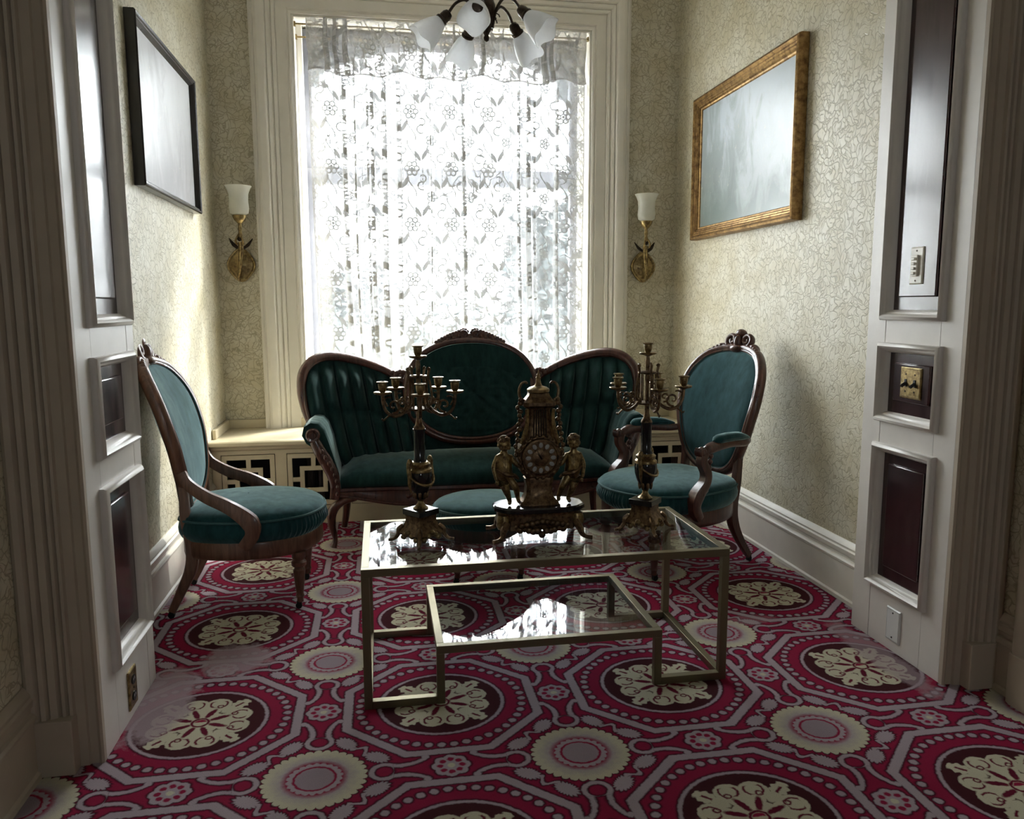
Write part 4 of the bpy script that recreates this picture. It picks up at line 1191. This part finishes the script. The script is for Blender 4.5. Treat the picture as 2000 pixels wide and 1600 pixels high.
# ------------------------------------------------------------------ candelabra
def cup(mb_parent, c, name='candle_cup'):
    MB().lathe([(.004, -.012), (.012, -.008), (.027, -.004), (.030, .001), (.028, .003), (.010, .0), (.001, .0)], 18, c).build('drip_pan', M['gold'], mb_parent)
    MB().lathe([(.007, 0), (.010, .004), (.013, .012), (.0145, .026), (.014, .030), (.019, .033), (.019, .036), (.013, .036), (.011, .012), (.001, .012)], 16, c).build(name, M['gold'], mb_parent)
def candelabrum(x, y, rz, label):
    r = empty('candelabrum', (x, y, TZ), rz, label, 'candelabra')
    # pedestal: concave square block on four scrolled feet
    def sq(h, z, k=.0): return [V(*p, z) for p in ((-h, -h), (0, -h-k), (h, -h), (h+k, 0), (h, h), (0, h+k), (-h, h), (-h-k, 0))]
    MB().rings([sq(.036, .022), sq(.052, .026, .004), sq(.057, .034, .006), sq(.052, .046, .004), sq(.042, .058, .001), sq(.037, .074), sq(.036, .088), sq(.039, .096)]).build('pedestal', M['gold2'], r, angle=35)
    sw = MB()
    for k in range(4):
        a = k*pi/2
        for j in range(5):
            t = (j-2)*.016; p = V(t, -.057+abs(t)*.2, .030+.010*cos(t*90)); p.rotate(Matrix.Rotation(a, 3, 'Z')); sw.ball(p, (.011, .011, .010), 7, 5)
    sw.merge(MB().box(-.03, .03, -.03, .03, .024, .030)).build('acanthus_swag', M['gold'], r, angle=70)
    for k in range(4):
        a = pi/4+k*pi/2; c, s = cos(a), sin(a)
        p = spline([V(.060*c, .060*s, .058), V(.074*c, .074*s, .044), V(.078*c, .078*s, .026), V(.092*c, .092*s, .010), V(.112*c, .112*s, .0065)], 5)
        MB().tube(p, lerp_list([.007, .010, .008, .006, .0055], len(p)), 8).build('foot', M['gold2'], r)
    MB().box(-.044, .044, -.044, .044, .095, .115).build('marble_slab', M['blackmarble'], r, bevel=.002)
    MB().lathe([(.025, .113), (.026, .118), (.018, .124), (.011, .134), (.010, .142), (.014, .148)], 18).build('socle', M['gold'], r)
    MB().lathe([(.011, .146), (.018, .158), (.030, .180), (.038, .206), (.040, .230), (.037, .250), (.028, .262)], 24).build('urn', M['blackmarble'], r)
    MB().lathe([(.037, .240), (.0395, .244), (.0385, .252), (.032, .258), (.034, .263), (.035, .270), (.027, .277), (.001, .277)], 24).build('urn_band', M['gold'], r)
    lf = MB()
    for k in range(8):
        a = k*pi/4; lf.ball((.021*cos(a), .021*sin(a), .166), (.007, .007, .018), 6, 5)
    lf.lathe([(.013, .150), (.018, .160), (.019, .166)], 12).build('urn_leaves', M['gold2'], r, angle=70)
    for q in (-1, 1):
        h = MB(); p = spline([V(q*.032, 0, .262), V(q*.046, 0, .278), V(q*.050, 0, .256), V(q*.049, -.004, .230), V(q*.050, -.004, .204), V(q*.043, -.004, .178)], 5)
        h.tube(p, lerp_list([.006, .009, .007, .008, .006, .002], len(p)), 8); h.ball((q*.044, 0, .281), (.009, .009, .011), 8, 6)
        h.build('mask_handle', M['gold'], r)
        g = [V(q*.049*cos(t), -.041*sin(t), .236-.036*sin(t)) for t in [i*pi/2/8 for i in range(9)]]
        MB().tube(g, .0045, 6).build('garland', M['gold'], r)
    MB().lathe([(.022, .275), (.021, .283), (.0185, .288), (.0185, .378), (.021, .384), (.021, .388), (.001, .388)], 20).build('column', M['blackmarble'], r)
    MB().lathe([(.020, .386), (.019, .394), (.013, .402), (.011, .412), (.008, .424), (.0085, .450), (.006, .470), (.0065, .52), (.009, .545), (.007, .575), (.008, .600), (.006, .618)], 16).build('stem', M['gold2'], r)
    MB().lathe([(.010, .448), (.036, .452), (.038, .458), (.020, .462), (.008, .462)], 20).build('lower_gallery', M['gold2'], r)
    MB().lathe([(.008, .556), (.028, .558), (.034, .563), (.028, .568), (.008, .570)], 20).build('upper_gallery', M['gold2'], r)
    for k in range(10):
        a = (k+.5)*2*pi/10; c, s = cos(a), sin(a)
        MB().tube([V(.031*c, .031*s, .456), V(.029*c, .029*s, .562)], .0024, 6).build('gallery_rod', M['gold2'], r)
    cup(r, (0, 0, .630), 'candle_cup')
    for k in range(5):
        a = -pi/2+k*2*pi/5-rz; c, s = cos(a), sin(a); P = lambda d, z: V(d*c, d*s, z)
        p = spline([P(.030, .470), P(.050, .448), P(.080, .436), P(.108, .448), P(.122, .476), P(.124, .510)], 6)
        arm = MB(); arm.tube(p, lerp_list([.0055, .006, .006, .0055, .005, .006], len(p)), 7)
        ua, ub = V(c, s, 0), V(0, 0, 1)
        arm.tube(spiral(P(.088, .470), .025, 1.15, 22, ua, ub, -1.4, -1), lerp_list([.0042, .003], 23), 6)
        arm.tube(spiral(P(.060, .478), .018, 1.1, 16, ua, ub, -1.8, 1), lerp_list([.0038, .0028], 17), 6)
        arm.tube(spline([P(.108, .470), P(.118, .492), P(.106, .500), P(.096, .498)], 4), .0028, 6)
        arm.tube(spline([P(.100, .442), P(.116, .430), P(.124, .424), P(.128, .430)], 4), .003, 6)
        ao_ = arm.build('branch', M['gold2'], r)
        cup(ao_, tuple(P(.124, .516)))
        b = spline([P(.028, .460), P(.046, .480), P(.042, .530), P(.034, .565), P(.038, .590), P(.030, .586)], 5)
        MB().tube(b, lerp_list([.004, .0045, .0035, .004, .0055, .003], len(b)), 6).build('scroll_bracket', M['gold2'], r)
    return r
candelabrum(.121, 2.605, radians(38), 'gilt bronze candelabrum on the glass table, on the low chair side of the clock')
candelabrum(.915, 2.605, radians(47), 'gilt bronze candelabrum on the glass table, on the padded armchair side of the clock')

# ------------------------------------------------------------------ mantel clock with two cherubs
ck = empty('mantel_clock', (.528, 2.610, TZ), 0, 'ornate dark gilt bronze mantel clock with two cherub figures on the glass table', 'clock')
def oct_ring(w, d, z, c=.35): return [V(w*a, d*b, z) for a, b in ((-1, -.35), (-.80, -.80), (-.52, -1), (0, -1.02), (.52, -1), (.80, -.80), (1, -.35), (1, .35), (.80, .80), (.52, 1), (0, 1.02), (-.52, 1), (-.80, .80), (-1, .35))]
MB().rings([oct_ring(.150, .074, .094), oct_ring(.158, .082, .098), oct_ring(.158, .082, .110), oct_ring(.152, .076, .115)]).build('marble_platform', M['blackmarble'], ck, angle=30)
MB().rings([oct_ring(.120, .050, .036), oct_ring(.142, .066, .042), oct_ring(.150, .072, .060), oct_ring(.142, .066, .080), oct_ring(.146, .070, .094)]).build('apron', M['gold2'], ck, angle=50)
apc = MB()
for i in range(15):
    t = (i-7)/7; z = .040-.020*(1-abs(t))**1.2+.010*abs(sin(t*9)); apc.ball((t*.105, -.068+.012*t*t, z), (.013, .009, .013), 8, 6)
for i in range(9):
    t = (i-4)/4; apc.ball((t*.07, -.074, .066-.012*abs(t)), (.012, .008, .012), 8, 6)
apc.merge(MB().box(-.108, .108, -.066, -.05, .036, .070)).build('apron_carving', M['gold2'], ck, angle=70)
for sx in (-1, 1):
    for sy in (-1, 1):
        p = spline([V(sx*.118, sy*.060, .062), V(sx*.132, sy*.070, .040), V(sx*.138, sy*.076, .020), V(sx*.152, sy*.084, .010), V(sx*.172, sy*.090, .008)], 5)
        MB().tube(p, lerp_list([.014, .013, .009, .007, .008], len(p)), 8).build('foot', M['gold2'], ck)
    en = MB(); Q = Matrix.Rotation(sx*.0, 4, 'Z'); en.lathe([(.001, .036), (.020, .038), (.026, .052), (.024, .074), (.020, .086), (.001, .088)], 14, (sx*.128, -.040, 0)); en.build('drum_end', M['gold'], ck)
def rr(w, d, z): return [V(w*a, d*b, z) for a, b in ((-1, -.7), (-.72, -1), (.72, -1), (1, -.7), (1, .7), (.72, 1), (-.72, 1), (-1, .7))]
MB().rings([rr(.068, .045, .115), rr(.066, .043, .122), rr(.056, .038, .130), rr(.046, .032, .150), rr(.044, .030, .180), rr(.050, .034, .205), rr(.040, .030, .215)]).build('waist', M['gold2'], ck, angle=35)
MB().rings([rr(.044, .032, .205), rr(.066, .036, .232), rr(.074, .038, .272), rr(.072, .038, .310), rr(.060, .034, .336), rr(.048, .030, .352), rr(.042, .028, .400), rr(.038, .026, .440), rr(.042, .030, .452)]).build('case', M['gold2'], ck, angle=35)
MB().rings([rr(.048, .034, .450), rr(.056, .040, .458), rr(.056, .040, .470), rr(.046, .034, .478), rr(.036, .028, .492), rr(.034, .026, .500)]).build('cornice', M['gold2'], ck, angle=35)
for i in range(6): MB().tube([V(-.022+.0088*i, -.031, .352), V(-.020+.008*i, -.029, .446)], .0024, 6).build('lyre_string', M['bronze'], ck)
for q in (-1, 1):
    p = spline([V(q*.066, -.030, .330), V(q*.052, -.034, .365), V(q*.044, -.033, .41), V(q*.046, -.032, .448)], 5)
    MB().tube(p, lerp_list([.007, .009, .007, .006], len(p)), 8).build('lyre_arm', M['gold'], ck)
MB().lathe([(.030, .498), (.038, .504), (.039, .512), (.030, .519), (.014, .524), (.010, .532), (.007, .548), (.009, .552), (.006, .556), (.007, .560), (.003, .566), (.002, .578)], 18).build('finial', M['gold'], ck)
for q in (-1, 1):
    p = spline([V(q*.050, -.01, .474), V(q*.064, -.01, .484), V(q*.068, -.01, .510), V(q*.060, -.01, .532), V(q*.046, -.01, .538), V(q*.042, -.01, .532)], 5)
    MB().tube(p, lerp_list([.005, .006, .005, .0045, .004, .005], len(p)), 7).build('scroll_handle', M['gold2'], ck)
    gl = MB()
    pp = spline([V(q*.062, -.012, .478), V(q*.072, -.014, .452), V(q*.066, -.016, .425), V(q*.070, -.018, .395), V(q*.074, -.018, .36), V(q*.080, -.018, .320), V(q*.078, -.018, .290)], 4)
    gl.tube(pp, .004, 6)
    for i, c in enumerate(pp[::2]): gl.ball(c+V(q*.003*(-1)**i, -.004, 0), (.008+.003*(i % 2), .008, .009), 7, 5)
    gl.build('side_garland', M['gold2'], ck, angle=70)
# dial
Q = Matrix.Rotation(pi/2, 4, 'X'); Q.translation = (0, -.036, .282)
dl = MB().lathe([(.001, 0), (.062, 0), (.066, .006), (.064, .014), (.058, .016), (.056, .010), (.001, .010)], 40).xf(Q).build('bezel', M['gold2'], ck)
MB().lathe([(.001, .010), (.028, .0105), (.030, .012), (.026, .0135), (.001, .014)], 30).xf(Q).build('dial_centre', M['gold2'], dl)
for k in range(12):
    a = radians(90-30*(k+1)); cx, cz = .0435*cos(a), .0435*sin(a)
    e = MB(); e.ball((0, 0, 0), (.0072, .0016, .0095), 12, 8, Matrix.Rotation(pi/2-a, 3, 'Y')); o = e.build('numeral_cartouche', M['enamel'], dl); o.location = (cx, -.0475, .282+cz)
for nm, ang, ln in (('hour_hand', 128, .024), ('minute_hand', 118, .036)):
    a = radians(ang); h = MB(); h.add([V(.003*sin(a), -.0505, .282-.003*cos(a)), V(ln*cos(a), -.0505, .282+ln*sin(a)), V(-.003*sin(a), -.0505, .282+.003*cos(a)), V(-.007*cos(a), -.0505, .282-.007*sin(a)),
        V(.003*sin(a), -.052, .282-.003*cos(a)), V(ln*cos(a), -.052, .282+ln*sin(a)), V(-.003*sin(a), -.052, .282+.003*cos(a)), V(-.007*cos(a), -.052, .282-.007*sin(a))],
        [(0, 1, 2, 3), (7, 6, 5, 4), (0, 4, 5, 1), (1, 5, 6, 2), (2, 6, 7, 3), (3, 7, 4, 0)]); h.build(nm, M['bronze'], dl, False)
cvd = MB()
for k in range(22):
    a = 2*pi*k/22; cvd.ball((.071*cos(a), -.034, .282+.071*sin(a)), (.009, .007, .009), 7, 5)
cvd.tube([V(.068*cos(2*pi*k/30), -.034, .282+.068*sin(2*pi*k/30)) for k in range(30)], .006, 6, closed=True)
cvd.build('dial_wreath', M['gold2'], dl, angle=70)
def cherub(q):
    """q=-1 left, +1 right; mirrored pose, one continuous skinned body"""
    J = {  # name: (x toward the clock, y, z, radius, parent)
        'pelvis': (.000, 0, .108, .023, None), 'belly': (-.002, -.003, .128, .024, 'pelvis'), 'chest': (-.004, 0, .152, .023, 'belly'), 'neck': (-.004, -.001, .180, .011, 'chest'), 'skull': (-.004, -.003, .197, .013, 'neck'),
        'sh1': (-.028, 0, .166, .012, 'chest'), 'el1': (-.040, -.002, .132, .0095, 'sh1'), 'wr1': (-.034, -.016, .100, .007, 'el1'), 'ha1': (-.030, -.020, .088, .007, 'wr1'),
        'sh2': (.021, 0, .165, .012, 'chest'), 'el2': (.040, -.010, .140, .0095, 'sh2'), 'wr2': (.062, -.006, .132, .007, 'el2'), 'ha2': (.072, -.004, .134, .007, 'wr2'),
        'hip1': (-.010, -.002, .092, .020, 'pelvis'), 'kn1': (.002, -.016, .052, .0135, 'hip1'), 'an1': (.016, -.002, .014, .008, 'kn1'), 'to1': (.012, -.020, .006, .007, 'an1'),
        'hip2': (.013, 0, .092, .019, 'pelvis'), 'kn2': (.036, -.012, .062, .013, 'hip2'), 'an2': (.046, .012, .018, .008, 'kn2'), 'to2': (.048, -.004, .007, .007, 'an2')}
    names = list(J); me = bpy.data.meshes.new('cherub')
    me.from_pydata([(-q*J[n][0], J[n][1], J[n][2]) for n in names], [(names.index(n), names.index(J[n][4])) for n in names if J[n][4]], [])
    me.materials.append(M['gold'])
    o = bpy.data.objects.new('cherub', me); COL.objects.link(o); o.parent = ck; o.location = (q*.118, -.012, .115)
    sk = o.modifiers.new('Skin', 'SKIN')
    o.modifiers.new('Subdivision', 'SUBSURF').render_levels = 2
    for i, n in enumerate(names):
        sv = me.skin_vertices[0].data[i]; sv.radius = (J[n][3], J[n][3]); sv.use_root = n == 'pelvis'
    hd_ = MB(); c = V(q*.004, -.006, .213)
    hd_.ball(c, (.0205, .022, .025), 14, 10); hd_.ball(c+V(-q*.004, -.021, -.004), (.004, .005, .005), 8, 6)
    for s in (-1, 1): hd_.ball(c+V(s*.010-q*.003, -.016, -.010), (.008, .007, .007), 8, 6); hd_.ball(c+V(s*.021, .001, -.004), (.003, .005, .007), 6, 5)
    hd_.ball(c+V(-q*.003, -.019, -.0135), (.0055, .003, .002), 8, 5)
    ho = hd_.build('head', M['gold'], o)
    ha = MB(); rnd = random.Random(3)
    for i in range(46):
        a = rnd.uniform(0, 2*pi); e = rnd.uniform(.12, 1.5); d = V(cos(a)*cos(e), sin(a)*cos(e), sin(e))
        if d.y < -.5 and d.z < .45: continue
        ha.ball(c+V(d.x*.021, d.y*.023+.002, d.z*.024+.001), .0065, 6, 5)
    ha.ball(c+V(0, .004, .006), (.0222, .0232, .0235), 12, 8).build('hair', M['gold2'], o, angle=70)
    dr = MB(); dp = spline([V(-q*-.030, -.010, .128), V(0, -.026, .112), V(-q*.030, -.012, .104), V(-q*.046, -.004, .090)], 5)
    dr.tube(dp, lerp_list([.006, .009, .008, .004], len(dp)), 8); dr.build('drapery', M['gold2'], o)
    # fingers of the free hand and the hand on the case
    for hx, hy, hz, dx, dy, dz in ((-.030, -.020, .088, .1, -.3, -1), (.072, -.004, .134, 1, -.1, .1)):
        f_ = MB(); d = V(-q*dx, dy, dz).normalized(); s_ = d.orthogonal().normalized()
        for i in range(4):
            b0 = V(-q*hx, hy, hz)+s_*((i-1.5)*.0034); L = .012-.0018*abs(i-1.4)
            f_.tube([b0, b0+d*L*.6, b0+d*L+V(0, -.002, -.001)], [.0021, .0019, .0014], 6)
        b0 = V(-q*hx, hy, hz)+s_*.006; f_.tube([b0, b0+d*.004+s_*.004, b0+d*.008+s_*.0045], [.0022, .002, .0015], 6)
        f_.build('fingers', M['gold'], o, angle=70)
cherub(-1); cherub(1)
